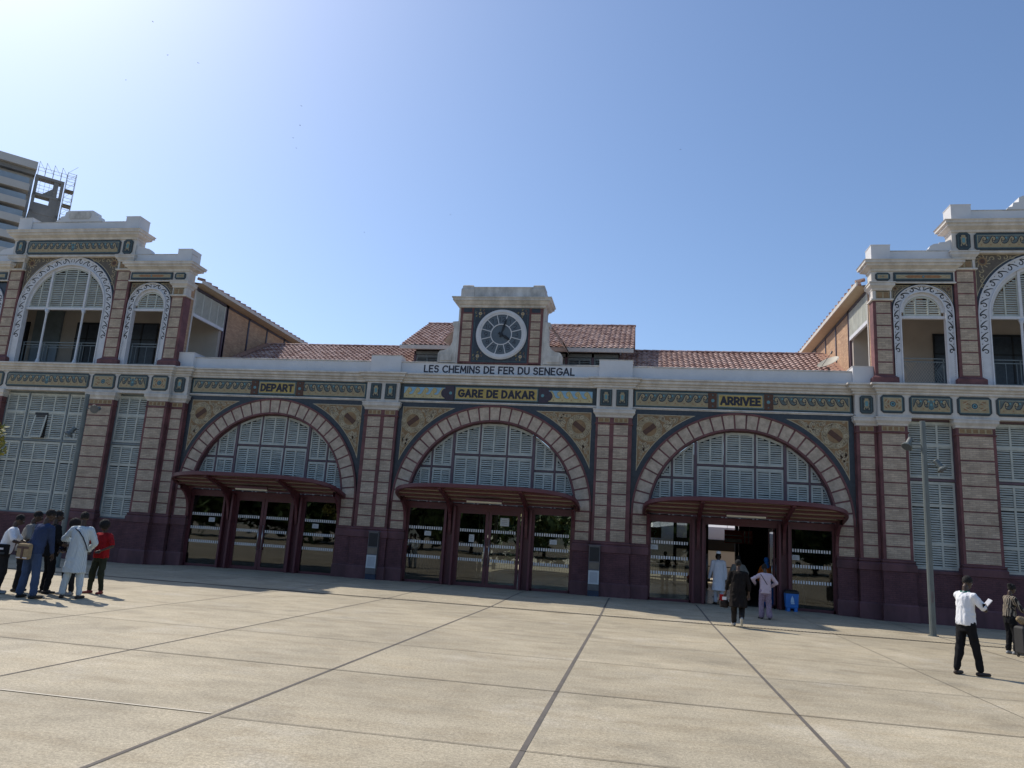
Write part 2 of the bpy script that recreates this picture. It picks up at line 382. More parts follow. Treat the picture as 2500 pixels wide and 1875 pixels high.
# ---- ornament
def spiral(cx, cz, r, turns, a0, d=1, n=22, r1=.12):
    return [(cx+r*(1-(1-r1)*i/n)*cos(a0+d*2*pi*turns*i/n), cz+r*(1-(1-r1)*i/n)*sin(a0+d*2*pi*turns*i/n)) for i in range(n+1)]
def waves(b, x0, x1, z0, z1, y, d=1, pitch=.3, base='wbase', hump='tan', line='ink', flower='aqua'):
    """running-dog scroll: humps that curl over, spirals and flowers between"""
    b.box(x0, x1, y-.004, y+.004, z0, z1, base)
    h = z1-z0; n = max(1, round((x1-x0)/pitch)); p = (x1-x0)/n
    b.box(x0, x1, y-.007, y-.003, z0, z0+h*.30, hump)
    for i in range(n):
        s = x0+p*i if d > 0 else x1-p*i
        X = lambda q: s+d*p*q
        # rising hump
        pts = [(X(0), z0+h*.30), (X(.16), z0+h*.42), (X(.32), z0+h*.68), (X(.46), z0+h*.88), (X(.62), z0+h*.95), (X(.78), z0+h*.88), (X(.86), z0+h*.72), (X(.82), z0+h*.55),
               (X(.68), z0+h*.48), (X(.60), z0+h*.42), (X(.62), z0+h*.34), (X(.76), z0+h*.29), (X(1), z0+h*.29)]
        b.sheet(pts if d > 0 else pts[::-1], y-.010-.0004*(i % 2), hump)
        b.ribbon([(X(.0), z0+h*.31), (X(.17), z0+h*.45), (X(.33), z0+h*.71), (X(.47), z0+h*.89), (X(.64), z0+h*.96)], h*.05, y-.0125, line)
        b.ribbon([(X(.64)+d*0, z0+h*.92)]+[(X(.64)+d*a, c) for a, c in spiral(0, z0+h*.68, h*.24, .95, pi/2, -1, 14, .2)], h*.055, y-.0135, line)
        b.ribbon([(X(.50), z0+h*.62), (X(.52), z0+h*.42), (X(.66), z0+h*.30), (X(.85), z0+h*.29), (X(1.0), z0+h*.33)], h*.055, y-.0130, line)
        b.disc(X(1.02), z0+h*.78, h*.085, y-.0145, flower, 8)
        b.sheet([(X(.33)-h*.06, z0+h*.12), (X(.33)+h*.06, z0+h*.12), (X(.33), z0+h*.25)], y-.0145, 'orange')
def oct_(x0, x1, z0, z1, c):
    return [(x0+c, z0), (x1-c, z0), (x1, z0+c), (x1, z1-c), (x1-c, z1), (x0+c, z1), (x0, z1-c), (x0, z0+c)] if c else [(x0, z0), (x1, z0), (x1, z1), (x0, z1)]
def cartouche(b, x0, x1, z0, z1, y):
    cx, h = (x0+x1)/2, z1-z0; w_ = x1-x0
    b.sheet([(cx+w_*.30*a, z0+h*c) for a, c in ((-.8, .22), (-.3, .30), (0, .2), (.3, .30), (.8, .22), (.75, .5), (1, .72), (.6, .8), (.6, .9), (-.6, .9), (-.6, .8), (-1, .72), (-.75, .5))], y-.004, 'tan')
    b.sheet(oct_(cx-w_*.14, cx+w_*.14, z0+h*.38, z0+h*.72, w_*.06), y-.008, 'aqua')
    for s in (-1, 1):
        b.ribbon([(cx+s*a, c) for a, c in spiral(w_*.2, z0+h*.2, w_*.09, .8, pi/2, -1, 10)], w_*.05, y-.009, 'tan2')
        b.ribbon([(cx+s*w_*.3, z0+h*.76), (cx+s*w_*.22, z0+h*.6), (cx+s*w_*.26, z0+h*.4), (cx+s*w_*.12, z0+h*.28)], w_*.04, y-.0095, 'teal')
def flower(b, x0, x1, z0, z1, y):
    cx, cz, h = (x0+x1)/2, (z0+z1)/2, z1-z0
    b.sheet([(x0, z0), (x1, z0), (x1, z1), (x0, z1)], y-.003, 'tan')
    for sx in (-1, 1):
        for sz in (-1, 1):
            b.ribbon([(cx+sx*a, cz+sz*c) for a, c in spiral(min((x1-x0)*.3, h*.75), h*.2, h*.2, .9, 0, 1, 12)], h*.07, y-.006, 'orange')
            b.ribbon([(cx+sx*h*.3, cz+sz*h*.08), (cx+sx*(x1-x0)*.34, cz+sz*h*.3), (cx+sx*(x1-x0)*.42, cz+sz*h*.36)], h*.03, y-.0065, 'brown'); b.ribbon([(cx+sx*(x1-x0)*.46, cz+sz*h*.05), (cx+sx*(x1-x0)*.36, cz+sz*h*.16), (cx+sx*h*.34, cz+sz*h*.40)], h*.07, y-.0068, 'tan2')
    b.disc(cx, cz, h*.3, y-.009, 'tan2', 16); b.disc(cx, cz, h*.24, y-.011, 'navy', 16)
    for k in range(8): b.disc(cx+h*.13*cos(k*pi/4), cz+h*.13*sin(k*pi/4), h*.055, y-.013, 'aqua', 6)
def panel(name, x0, x1, z0, z1, y, kind, c=.09):
    """framed glazed tile panel of the frieze"""
    if x0 > x1: x0, x1 = x1, x0
    b = MB(); b.prism(oct_(x0, x1, z0, z1, c), y-.02, y+.02, 'dkgreen')
    e = .065 if x1-x0 > .6 else .05
    b.sheet(oct_(x0+e, x1-e, z0+e, z1-e, c*.3), y-.023, 'teal'); e2 = e+.03
    if kind != 'cart': b.sheet([(x0+e2, z0+e2), (x1-e2, z0+e2), (x1-e2, z1-e2), (x0+e2, z1-e2)], y-.026, 'tan2')
    e3 = e2+.018; a = (x0+e3, x1-e3, z0+e3, z1-e3)
    if kind == 'cart':
        b.sheet(oct_(x0+e*1.3, x1-e*1.3, z0+e*1.3, z1-e*1.3, 0), y-.025, 'dkgreen'); cartouche(b, x0+e, x1-e, z0+e, z1-e, y-.027)
    elif kind == 'flower': flower(b, *a, y-.028)
    elif kind == 'diamond':
        cx, cz = (x0+x1)/2, (z0+z1)/2; hz = (a[3]-a[2])
        b.sheet([(a[0], a[2]), (a[1], a[2]), (a[1], a[3]), (a[0], a[3])], y-.028, 'tan')
        q = (a[1]-a[0])*.2
        b.sheet([(a[0]+q*.75, cz), (a[0]+q*1.05, a[2]), (a[1]-q*1.05, a[2]), (a[1]-q*.75, cz), (a[1]-q*1.05, a[3]), (a[0]+q*1.05, a[3])], y-.031, 'orange')
        for s in (-1, 1):
            xx = cx+s*((a[1]-a[0])/2-q*.55)
            b.ribbon([(xx-q*.4, a[2]), (xx+q*.4, a[3])], .022, y-.034, 'tan2'); b.ribbon([(xx-q*.4, a[3]), (xx+q*.4, a[2])], .022, y-.0345, 'tan2')
        b.disc(cx, cz, hz*.42, y-.035, 'teal', 14); b.disc(cx, cz, hz*.3, y-.037, 'aqua', 10)
    else:
        cx = (x0+x1)/2
        waves(b, a[0], cx-.09, a[2], a[3], y-.033, 1); waves(b, cx+.09, a[1], a[2], a[3], y-.033, -1)
        b.box(cx-.09, cx+.09, y-.037, y-.03, a[2], a[3], 'tan')
        b.sheet([(cx-.09, a[2]+.08), (cx, a[2]+.02), (cx+.09, a[2]+.08), (cx+.06, a[3]-.12), (cx, a[3]-.01), (cx-.06, a[3]-.12)], y-.0385, 'teal')
        b.disc(cx, (a[2]+a[3])/2, .05, y-.040, 'aqua', 8)
    return b.build(name, ST)

# ---- lettering: strokes in a 1-high box
def _arc(cx, cz, rx, rz, a0, a1, n=12): return [(cx+rx*cos(R_(a0+(a1-a0)*i/n)), cz+rz*sin(R_(a0+(a1-a0)*i/n))) for i in range(n+1)]
GL = {
 'A': (.72, [[(0, 0), (.34, 1), (.38, 1), (.72, 0)], [(.14, .33), (.58, .33)]]),
 'C': (.68, [_arc(.40, .5, .40, .5, 48, 312)]),
 'D': (.64, [[(0, 0), (0, 1), (.22, 1)]+_arc(.22, .5, .42, .5, 90, -90)+[(0, 0)]]),
 'E': (.50, [[(.5, 1), (0, 1), (0, 0), (.5, 0)], [(0, .52), (.42, .52)]]),
 'F': (.48, [[(.5, 1), (0, 1), (0, 0)], [(0, .52), (.40, .52)]]),
 'G': (.70, [_arc(.40, .5, .40, .5, 48, 350)+[(.78*.9, .44), (.44, .44)]]),
 'H': (.62, [[(0, 0), (0, 1)], [(.62, 0), (.62, 1)], [(0, .5), (.62, .5)]]),
 'I': (.02, [[(0, 0), (0, 1)]]),
 'K': (.62, [[(0, 0), (0, 1)], [(.6, 1), (.04, .45)], [(.2, .6), (.62, 0)]]),
 'L': (.46, [[(0, 1), (0, 0), (.46, 0)]]),
 'M': (.76, [[(0, 0), (.06, 1), (.38, .25), (.70, 1), (.76, 0)]]),
 'N': (.62, [[(0, 0), (0, 1), (.62, 0), (.62, 1)]]),
 'P': (.56, [[(0, 0), (0, 1), (.28, 1)]+_arc(.28, .72, .28, .28, 90, -90)+[(0, .44)]]),
 'R': (.60, [[(0, 0), (0, 1), (.28, 1)]+_arc(.28, .73, .28, .27, 90, -90)+[(0, .46)], [(.26, .46), (.60, 0)]]),
 'S': (.54, [_arc(.28, .74, .25, .26, 30, 230, 10)+_arc(.26, .27, .27, .27, 70, -150, 12)]),
 'T': (.62, [[(0, 1), (.62, 1)], [(.31, 1), (.31, 0)]]),
 'U': (.60, [[(0, 1), (0, .3)]+_arc(.30, .3, .30, .3, 180, 360)+[(.60, 1)]]),
 'V': (.70, [[(0, 1), (.33, 0), (.37, 0), (.70, 1)]]),
 '1': (.2, [[(0, .8), (.2, 1), (.2, 0)]]), '2': (.5, [_arc(.25, .72, .25, .28, 160, -20, 10)+[(.02, 0), (.5, 0)]]),
 '3': (.5, [_arc(.22, .74, .24, .26, 150, -80, 10)+_arc(.22, .26, .27, .27, 80, -150, 10)]),
 '4': (.5, [[(.38, 0), (.38, 1), (0, .3), (.5, .3)]]), '5': (.5, [[(.45, 1), (.05, 1), (.03, .55)]+_arc(.22, .3, .27, .3, 100, -150, 12)]),
 '6': (.5, [_arc(.25, .3, .25, .3, 0, 360, 14), [(.0, .32), (.1, .75), (.4, 1)]]), '7': (.5, [[(0, 1), (.5, 1), (.15, 0)]]),
 '8': (.5, [_arc(.25, .74, .2, .26, 0, 360, 12), _arc(.25, .25, .25, .25, 0, 360, 12)]),
 '9': (.5, [_arc(.25, .7, .25, .3, 0, 360, 14), [(.5, .7), (.4, .25), (.1, 0)]]), '0': (.56, [_arc(.28, .5, .28, .5, 0, 360, 18)]),
 '?': (.5, [_arc(.25, .72, .25, .27, 170, -60, 10)+[(.25, .3)], [(.25, .1), (.25, 0)]]),
}
def lettering(b, text, x0, x1, z0, h, y, th, mt='ink', gap=.24):
    tot = 0; prev = False
    for ch in text: tot += (.42 if ch == ' ' else GL[ch][0]+gap)
    tot -= gap; k = (x1-x0-th)/tot; x = x0+th/2; hh = h-th; i = 0
    for ch in text:
        if ch == ' ': x += .42*k; continue
        for st in GL[ch][1]:
            pts = [(x+a*k, z0+th/2+c*hh) for a, c in st]
            # square the ends
            if len(pts) > 1:
                def ext(p, q):
                    l = sqrt((p[0]-q[0])**2+(p[1]-q[1])**2) or 1; return (p[0]+(p[0]-q[0])/l*th*.45, p[1]+(p[1]-q[1])/l*th*.45)
                # break at sharp corners so that strokes keep their width
                segs = [[pts[0]]]
                for j in range(1, len(pts)):
                    segs[-1].append(pts[j])
                    if j < len(pts)-1:
                        a1 = atan2(pts[j][1]-pts[j-1][1], pts[j][0]-pts[j-1][0]); a2 = atan2(pts[j+1][1]-pts[j][1], pts[j+1][0]-pts[j][0])
                        da = abs((a2-a1+pi) % (2*pi)-pi)
                        if da > .7: segs.append([pts[j]])
                for s_ in segs:
                    if len(s_) > 1:
                        s_ = [ext(s_[0], s_[1])]+s_[1:-1]+[ext(s_[-1], s_[-2])]
                        b.ribbon(s_, th, y-.0004*(i % 7), mt); i += 1
        x += (GL[ch][0]+gap)*k

# ---- masonry courses of cream brick between red bands
def courses(b, x0, x1, z0, z1, yf, n, mt='brick', gap=.05, proud=.008):
    h = (z1-z0)/n
    for i in range(n): b.box(x0, x1, yf-proud, yf+.01, z0+h*i+gap/2, z0+h*(i+1)-gap/2, mt)
def toothed(b, x0, x1, z0, z1, yf):
    b.box(x0, x1, yf-.004, yf+.01, z0, z1, 'tan'); n = max(2, round((x1-x0)/.2)); p = (x1-x0)/n
    for i in range(n): b.box(x0+p*i+.03, x0+p*(i+1)-.03, yf-.009, yf, z0+.02, z1-.02, 'ochre')
CAPP = [(.0, 0), (.02, .03), (.02, .07), (.10, .17), (.10, .27), (.12, .27), (.12, .31)]
def pilaster(x0, x1, y, cols, mat_='red', z0=2.0, plinth=True, back=.35):
    """pilaster with cream courses (cols = list of x ranges), plinth, tile band and capital"""
    if x0 > x1: x0, x1 = x1, x0
    b = MB(); b.box(x0, x1, y, back, z0, 6.62, 'red')
    for a, e in cols:
        if a > e: a, e = e, a
        courses(b, a, e, z0+.02, 6.36, y, 10)
        toothed(b, a, e, 6.43, 6.60, y)
    b.crown(x0-.0, x1+.0, y-.0, back, [(.005, 6.345), (.03, 6.36), (.03, 6.40), (.005, 6.42)], 'red')
    p = b.build('pilaster', ST)
    c = MB(); c.crown(x0, x1, y, back, [(o, 6.62+z) for o, z in CAPP], 'white'); c.build('capital', p)
    if plinth:
        q = MB(); q.box(x0-.04, x1+.04, y-.05, back, 0, 1.62, 'plinth')
        q.crown(x0, x1, y, back, [(.045, 1.62), (.08, 1.64), (.08, 1.86), (.02, 1.92), (.05, 1.94), (.05, 1.99), (.0, 2.01)], 'plinth_flat')
        q.crown(x0, x1, y, back, [(.09, -.02), (.09, .52), (.045, .58)], 'plinth_flat'); q.build('plinth', p)
    return p
YC = -.15     # central pilaster face
for s in (-1, 1):
    pilaster(s*3.92, s*5.28, YC, [(s*4.01, s*4.44), (s*4.60, s*5.13)])
    pilaster(s*13.16, s*13.84, YC-.06, [(s*13.27, s*13.74)])

# ---- the three bays
RI, RO, ZC = 3.25, 3.86, 3.07
M['tan3'] = mat('pale_yellow_tile', (.50, .43, .24), .6, .2, 9)
def bay(cx, text, tag_):
    # arch ring
    b = MB(); N = 56
    out = [(cx+RO, 2.0)]+arc(cx, ZC, RO, 0, pi, N)+[(cx-RO, 2.0)]; inn = [(cx+RI, 2.0)]+arc(cx, ZC, RI, 0, pi, N)+[(cx-RI, 2.0)]
    b.strip(out, inn, -.07, .30, 'red')
    n = 27
    for i in range(n):
        a0 = pi*i/n+.0085; a1 = pi*(i+1)/n-.0085
        b.strip(arc(cx, ZC, RO-.055, a0, a1, 3), arc(cx, ZC, RI+.055, a0, a1, 3), -.079, -.05, 'vous')
    for s in (-1, 1):
        for z0_, z1_ in ((2.03, 2.30), (2.36, 2.68), (2.74, 3.03)): b.box(cx+s*(RI+.055), cx+s*(RO-.055), -.079, -.05, z0_, z1_, 'brick')
    # raised outer moulding
    b.strip(arc(cx, ZC, RO+.02, 0, pi, N), arc(cx, ZC, RO-.05, 0, pi, N), -.105, .0, 'red')
    b.strip(arc(cx, ZC, RI+.05, 0, pi, N), arc(cx, ZC, RI-.02, 0, pi, N), -.095, .28, 'red')
    ar = b.build('arch', ST)
    for s in (-1, 1):
        q = MB(); x0_, x1_ = min(cx+s*RI, cx+s*RO), max(cx+s*RI, cx+s*RO)
        q.crown(x0_, x1_, -.09, .3, [(.012, 1.62), (.04, 1.64), (.04, 1.86), (.01, 1.92), (.03, 1.94), (.03, 1.99), (-.01, 2.01)], 'plinth_flat')
        q.box(x0_-.002, x1_+.002, -.10, .30, 0, 1.62, 'plinth'); q.crown(x0_, x1_, -.09, .3, [(.045, -.02), (.045, .52), (.02, .58)], 'plinth_flat')
        q.build('plinth', ar)
    # spandrels
    for s in (-1, 1):
        b = MB(); xe = cx+s*3.92
        A = arc(cx, ZC, RO-.02, 0, pi/2, 24) if s > 0 else arc(cx, ZC, RO-.02, pi, pi/2, 24)
        b.strip([(xe, min(z, 6.98)) if i < 1 else (xe, 2.6+(6.98-2.6)*min(1, i/9)) if i < 9 else (cx+s*3.92*(1-(i-9)/15), 6.98) for i, (x, z) in enumerate(A)], A, -.03, .3, 'navy')
        sp = b.build('spandrel', ST)
        b = MB(); r = RO+.20; xl = 3.74; zt = 6.80
        a0 = math.acos(xl/r); a1 = math.asin((zt-ZC)/r); C_ = [(cx+s*r*cos(a0+(a1-a0)*i/20), ZC+r*sin(a0+(a1-a0)*i/20)) for i in range(21)]
        poly = C_+[(cx+s*xl, zt)]
        b.sheet(poly, -.034, 'tan2')
        r2 = r+.03; xl2 = xl-.028; zt2 = zt-.028; a0 = math.acos(xl2/r2); a1 = math.asin((zt2-ZC)/r2)
        C2 = [(cx+s*r2*cos(a0+(a1-a0)*i/20), ZC+r2*sin(a0+(a1-a0)*i/20)) for i in range(21)]
        b.sheet(C2+[(cx+s*xl2, zt2)], -.037, 'ochre')
        # wreath
        wx, wz = cx+s*3.28, 6.24
        def ob(u, v): return (wx-s*u, wz+v)
        def inside_sp(p_, m_): return sqrt((p_[0]-cx)**2+(p_[1]-ZC)**2) > RO+.24+m_ and abs(p_[0]-cx) < 3.70-m_ and p_[1] < 6.76-m_
        b.ribbon([ob(.37*cos(t), .37*sin(t)) for t in [2*pi*i/28 for i in range(29)]], .21, -.040, 'tan')
        for i in range(34):
            t = 2*pi*i/34+LRND.uniform(-.06, .06)
            for du, th in ((.07, .2), (-.06, -.5)):
                c0 = ob((.36+du)*cos(t), (.36+du)*sin(t)); L = LRND.uniform(.10, .17); an = t+th+1.25+LRND.uniform(-.35, .35)
                c1 = (c0[0]-s*L*cos(an), c0[1]+L*sin(an)); cm = ((c0[0]+c1[0])/2-s*.02*cos(an+1.57), (c0[1]+c1[1])/2+.02*sin(an+1.57))
                b.ribbon([c0, cm, c1], lambda q: .004+.075*sin(pi*min(1, q+.08)), -.044-.0005*(i % 5), 'tan2' if (i*7+int(du*100)) % 3 else 'tan')
                b.ribbon([c0, cm, c1], .009, -.0475, 'brown')
        for k_ in range(5):
            t = .6+k_*1.25; fx, fz = ob(.37*cos(t), .37*sin(t))
            for m_ in range(6): b.disc(fx+.05*cos(m_*pi/3+t), fz+.05*sin(m_*pi/3+t), .033, -.0482-.0003*m_, 'tan2', 8)
            b.disc(fx, fz, .022, -.0505, 'ochre', 8)
        b.ribbon([ob(-.20, -.16), ob(.20, .16)], .19, -.048, 'brown')
        # acanthus scrolls along both arms
        def leaf(u, v, an, L, w_=.07, cv=.5):
            pts = []
            for q in (0, .2, .4, .6, .8, 1):
                p_ = ob(u+L*q*cos(an+cv*q), v+L*q*sin(an+cv*q))
                if inside_sp(p_, .035): pts.append(p_)
                else: break
            if len(pts) < 3: return
            b.ribbon(pts, lambda q: .012+w_*1.45*sin(pi*min(1, q*.8+.18)), -.043, 'tan2'); b.ribbon(pts, .010, -.0455, 'brown')
        for arm in (0, 1):
            def tr(u, v): return (u, v) if arm == 0 else (-v, -u)
            def lf(u, v, an, L, w_, cv):
                if arm == 0: leaf(u, v, an, L, w_, cv)
                else: leaf(-v, -u, -pi/2-an, L, w_, -cv)
            lf(.52, .10, 1.1, .34, .08, -.9); lf(.60, .0, .5, .42, .09, .5); lf(.60, .02, .1, .36, .07, .5); lf(.62, -.04, -.35, .3, .06, .5)
            lf(.50, -.16, -.2, .40, .07, .6); lf(1.0, .25, -.2, .30, .06, .6); lf(1.02, .22, .25, .26, .05, -.6); lf(.98, .14, -.5, .22, .05, .4)
            lf(1.28, .28, -.9, .28, .06, 1.2); lf(1.36, .36, -.2, .22, .045, -.5); lf(.42, .34, .9, .22, .05, .6); lf(.5, .34, 1.4, .16, .05, .2); lf(.36, .36, 1.6, .15, .05, -.3)
            for (u, v, r_, d_) in ((.80, .10, .11, 1), (.72, -.22, .09, -1), (1.18, .2, .08, 1), (1.5, .36, .06, -1)):
                sp_ = [ob(*tr(p_[0], p_[1])) for p_ in spiral(u, v, r_*1.1, 1.1, 0, d_, 14)]
                if all(inside_sp(q_, .02) for q_ in sp_): b.ribbon(sp_, .045, -.0425, 'tan2')
        placed = []; tries = 0
        while len(placed) < 46 and tries < 6000:
            tries += 1; px_, pz_ = cx+s*LRND.uniform(1.3, 3.68), LRND.uniform(4.7, 6.74)
            if not inside_sp((px_, pz_), .03) or sqrt((px_-wx)**2+(pz_-wz)**2) < .54 or any((px_-a)**2+(pz_-c)**2 < .0085 for a, c in placed): continue
            base_a = atan2(pz_-wz, px_-wx)+LRND.choice((-1, 1))*LRND.uniform(.2, 1.1); L = LRND.uniform(.16, .30); cv = LRND.choice((-1.4, 1.4, .6, -.6)); pts = []
            for q in (0, .2, .4, .6, .8, 1):
                p_ = (px_+L*q*cos(base_a+cv*q), pz_+L*q*sin(base_a+cv*q))
                if inside_sp(p_, .02) and sqrt((p_[0]-wx)**2+(p_[1]-wz)**2) > .5: pts.append(p_)
                else: break
            if len(pts) < 3: continue
            placed.append((px_, pz_)); k_ = len(placed); w0 = LRND.uniform(.055, .085)
            b.ribbon(pts, lambda q: .014+w0*sin(pi*min(1, q*.85+.12)), -.0405-.0003*(k_ % 7), 'tan2' if k_ % 3 else 'tan'); b.ribbon(pts, .009, -.0432, 'brown')
        # small tile joints
        b.build('floral_mosaic', sp)
    # string course and frieze
    b = MB()
    b.box(cx-3.92, cx+3.92, -.06, .3, 6.98, 7.06, 'white'); b.crown(cx-3.90, cx+3.90, -.06, .3, [(.0, 7.0), (.035, 7.02), (.035, 7.05), (0, 7.07)], 'white')
    b.build('string_course', ST)
    b = MB(); b.box(cx-3.90, cx+3.90, -.055, .3, 7.07, 7.74, 'dkgreen')
    hw = 1.66 if tag_ == 'c' else .82
    y = -.058
    b.sheet([(cx-3.84, 7.11), (cx+3.84, 7.11), (cx+3.84, 7.68), (cx-3.84, 7.68)], y, 'dkgreen' if tag_ == 'c' else 'teal')
    if tag_ != 'c': b.sheet([(cx-3.80, 7.14), (cx+3.80, 7.14), (cx+3.80, 7.65), (cx-3.80, 7.65)], y-.002, 'tan2')
    if tag_ == 'c':
        waves(b, cx-3.75, cx-2.02, 7.16, 7.60, -.068, 1, .34, 'blue', 'tan3', 'yellow', 'blue'); waves(b, cx+2.02, cx+3.75, 7.16, 7.60, -.068, -1, .34, 'blue', 'tan3', 'yellow', 'blue')
    else:
        waves(b, cx-3.76, cx-hw-.34, 7.17, 7.62, -.068, 1, .33); waves(b, cx+hw+.34, cx+3.76, 7.17, 7.62, -.068, -1, .33)
    for s in (-1, 1):
        b.box(cx+s*(hw+.03), cx+s*(hw+(.40 if tag_ == 'c' else .34)), -.088, -.05, 7.11, 7.68, 'brown' if tag_ != 'c' else 'plum')
        b.disc(cx+s*(hw+.17), 7.39, .062, -.092, 'aqua', 12)
        if tag_ != 'c':
            for z in (7.18, 7.60): b.disc(cx+s*(hw+.17), z, .03, -.092, 'teal', 8)
        else:
            b.sheet(arc(cx+s*(hw+.36), 7.38, .20, 0, 2*pi, 16), -.0885, 'plum')
    fz = b.build('frieze', ST)
    b = MB(); b.box(cx-hw, cx+hw, -.094, -.05, 7.13, 7.66, 'teal'); b.sheet([(cx-hw+.035, 7.165), (cx+hw-.035, 7.165), (cx+hw-.035, 7.625), (cx-hw+.035, 7.625)], -.097, 'tan2')
    b.sheet([(cx-hw+.06, 7.19), (cx+hw-.06, 7.19), (cx+hw-.06, 7.60), (cx-hw+.06, 7.60)], -.099, 'yellow')
    nb = b.build('name_panel', fz)
    b = MB(); ww = 1.53 if tag_ == 'c' else .73
    lettering(b, text, cx-ww, cx+ww, 7.225, .335, -.103, .080, 'ink', .30 if tag_ != 'c' else .34); b.build('lettering', fz)
    # lunette window
    ins = lambda x, z: (x-cx)**2+(z-ZC)**2 < (RI-.05)**2
    yw = .16
    f = MB()
    f.strip(arc(cx, ZC, RI+.01, 0, pi, 48), arc(cx, ZC, RI-.05, 0, pi, 48), yw-.03, yw+.05, 'mullion')
    def zt_(x): return ZC+sqrt(max(0, (RI-.02)**2-(x-cx)**2))
    for dx, w_ in ((-1.58, .10), (1.58, .10), (-.54, .05), (.54, .05), (-2.42, .06), (2.42, .06)):
        f.box(cx+dx-w_/2, cx+dx+w_/2, yw-.05-(.02 if w_ > .08 else 0), yw+.04, 2.95, min(zt_(cx+dx-w_/2), zt_(cx+dx+w_/2)), 'mullion')
    f.box(cx-1.54, cx+1.54, yw-.045, yw+.04, 4.98, 5.03, 'mullion')
    for s in (-1, 1): f.box(cx+s*1.62, cx+s*2.88, yw-.045, yw+.04, 4.47, 4.52, 'mullion')
    f.box(cx-RI+.03, cx+RI-.03, yw-.045, yw+.04, 2.92, 2.99, 'mullion')
    wn = f.build('lunette_window', ST)
    leaves = []
    for a, e in ((-1.53, -.565), (-.515, .515), (.565, 1.53)):
        leaves += [(a, e, 3.0, 4.96, (3.62,)), (a, e, 5.05, 6.35, ())]
    for s in (-1, 1):
        for a, e in ((1.63, 2.39), (2.45, 3.22)):
            a, e = (a, e) if s > 0 else (-e, -a)
            leaves += [(a, e, 3.0, 4.45, ()), (a, e, 4.54, 6.3, ())]
    for a, e, z0, z1, rl in leaves:
        b = MB(); louvers(b, cx+a+.01, cx+e-.01, z0, z1, yw, 'shutter', ins, rails=rl)
        if b.v: b.build('shutter', wn)
for cx, t_, k_ in ((-9.2, 'DEPART', 'l'), (0, 'GARE DE DAKAR', 'c'), (9.2, 'ARRIVEE', 'r')): 
    M.setdefault('plum', mat('plum_tile', (.045, .03, .045), .5, .3, 8)); bay(cx, t_, k_)

# ---- frieze zone over pilasters
for s in (-1, 1):
    b = MB(); b.box(s*3.92, s*5.28, -.17, .3, 6.93, 7.76, 'white'); b.build('pier_block', ST); b = MB(); b.box(s*13.14, s*13.84, -.23, .3, 6.93, 7.76, 'white'); b.build('pier_block', ST)
    panel('tile_panel', s*4.05, s*4.50, 7.05, 7.68, -.185, 'cart', 0); panel('tile_panel', s*4.66, s*5.11, 7.05, 7.68, -.185, 'cart', 0)
    panel('tile_panel', s*13.29, s*13.74, 7.05, 7.70, -.245, 'cart', .07)
# ---- main cornice
CORN = [(0, 7.74), (.04, 7.76), (.04, 7.83), (.10, 7.86), (.10, 7.90), (.19, 7.95), (.19, 8.03), (.26, 8.06), (.26, 8.12), (.0, 8.14)]
b = MB(); b.crown(-13.9, 13.9, -.07, .4, CORN, 'white')
for s in (-1, 1):
    b.crown(min(s*3.86, s*5.34), max(s*3.86, s*5.34), -.19, .35, [(o, z+.003) for o, z in CORN], 'white')
    b.crown(min(s*13.1, s*13.9), max(s*13.1, s*13.9), -.24, .35, [(o, z+.003) for o, z in CORN], 'white')
b.build('cornice', ST)
b = MB(); b.box(-13.9, 13.9, -.02, .28, 8.13, 8.60, 'white_clean'); b.crown(-13.9, 13.9, -.02, .28, [(0, 8.60), (.03, 8.61), (.03, 8.64), (.01, 8.65)], 'white_dirty')
pr = b.build('parapet', ST)
for s in (-1, 1):
    b = MB(); b.box(s*3.97, s*5.24, -.12, .45, 8.14, 8.84, 'white_clean'); b.crown(min(s*3.97, s*5.24), max(s*3.97, s*5.24), -.12, .45, [(0, 8.84), (.015, 8.85), (.015, 8.87), (-.25, 8.92)], 'white_dirty'); b.build('pedestal', pr)
    b = MB(); b.box(s*13.12, s*13.83, -.16, .6, 8.14, 8.78, 'white_clean'); b.crown(min(s*13.12, s*13.83), max(s*13.12, s*13.83), -.16, .6, [(0, 8.78), (.02, 8.79), (.02, 8.81), (-.2, 8.86)], 'white_clean'); b.build('pedestal', pr)
b = MB(); lettering(b, 'LES CHEMINS DE FER DU SENEGAL', -3.03, 3.03, 8.215, .31, -.025, .056, 'ink', .28); b.build('lettering', pr)

# ---- clock tower
TY = -.05
b = MB(); b.box(-1.68, 1.68, TY, .8, 8.6, 10.95, 'red')
for s in (-1, 1): courses(b, s*1.20, s*1.58, 8.68, 10.70, TY, 6, 'brick', .045); 
for s in (-1, 1): b.box(s*1.22, s*1.56, TY-.008, TY, 10.74, 10.93, 'navy'); b.box(s*1.64, s*1.76, TY+.02, .8, 8.6, 10.95, 'white_dirty')
tw = b.build('clock_tower', ST)
b = MB(); b.crown(-1.72, 1.72, TY-.03, .85, [(.0, 10.92), (.05, 10.94), (.05, 11.0), (.14, 11.05), (.20, 11.14), (.26, 11.17), (.26, 11.24), (.30, 11.27), (.30, 11.31), (0, 11.36)], 'white_dirty'); b.build('cornice', tw)
b = MB(); b.box(-1.2, 1.2, TY, .75, 11.34, 11.78, 'white_dirty'); b.crown(-1.2, 1.2, TY, .75, [(-.0, 11.76), (.02, 11.79), (.02, 11.81)], 'white_dirty')
for s in (-1, 1):
    b.crown(min(s*1.18, s*1.72), max(s*1.18, s*1.72), TY-.05, .78, [(0, 11.33), (0, 11.70), (-.04, 11.78), (-.04, 11.86), (-.08, 11.90)], 'white_dirty')
b.build('parapet', tw)
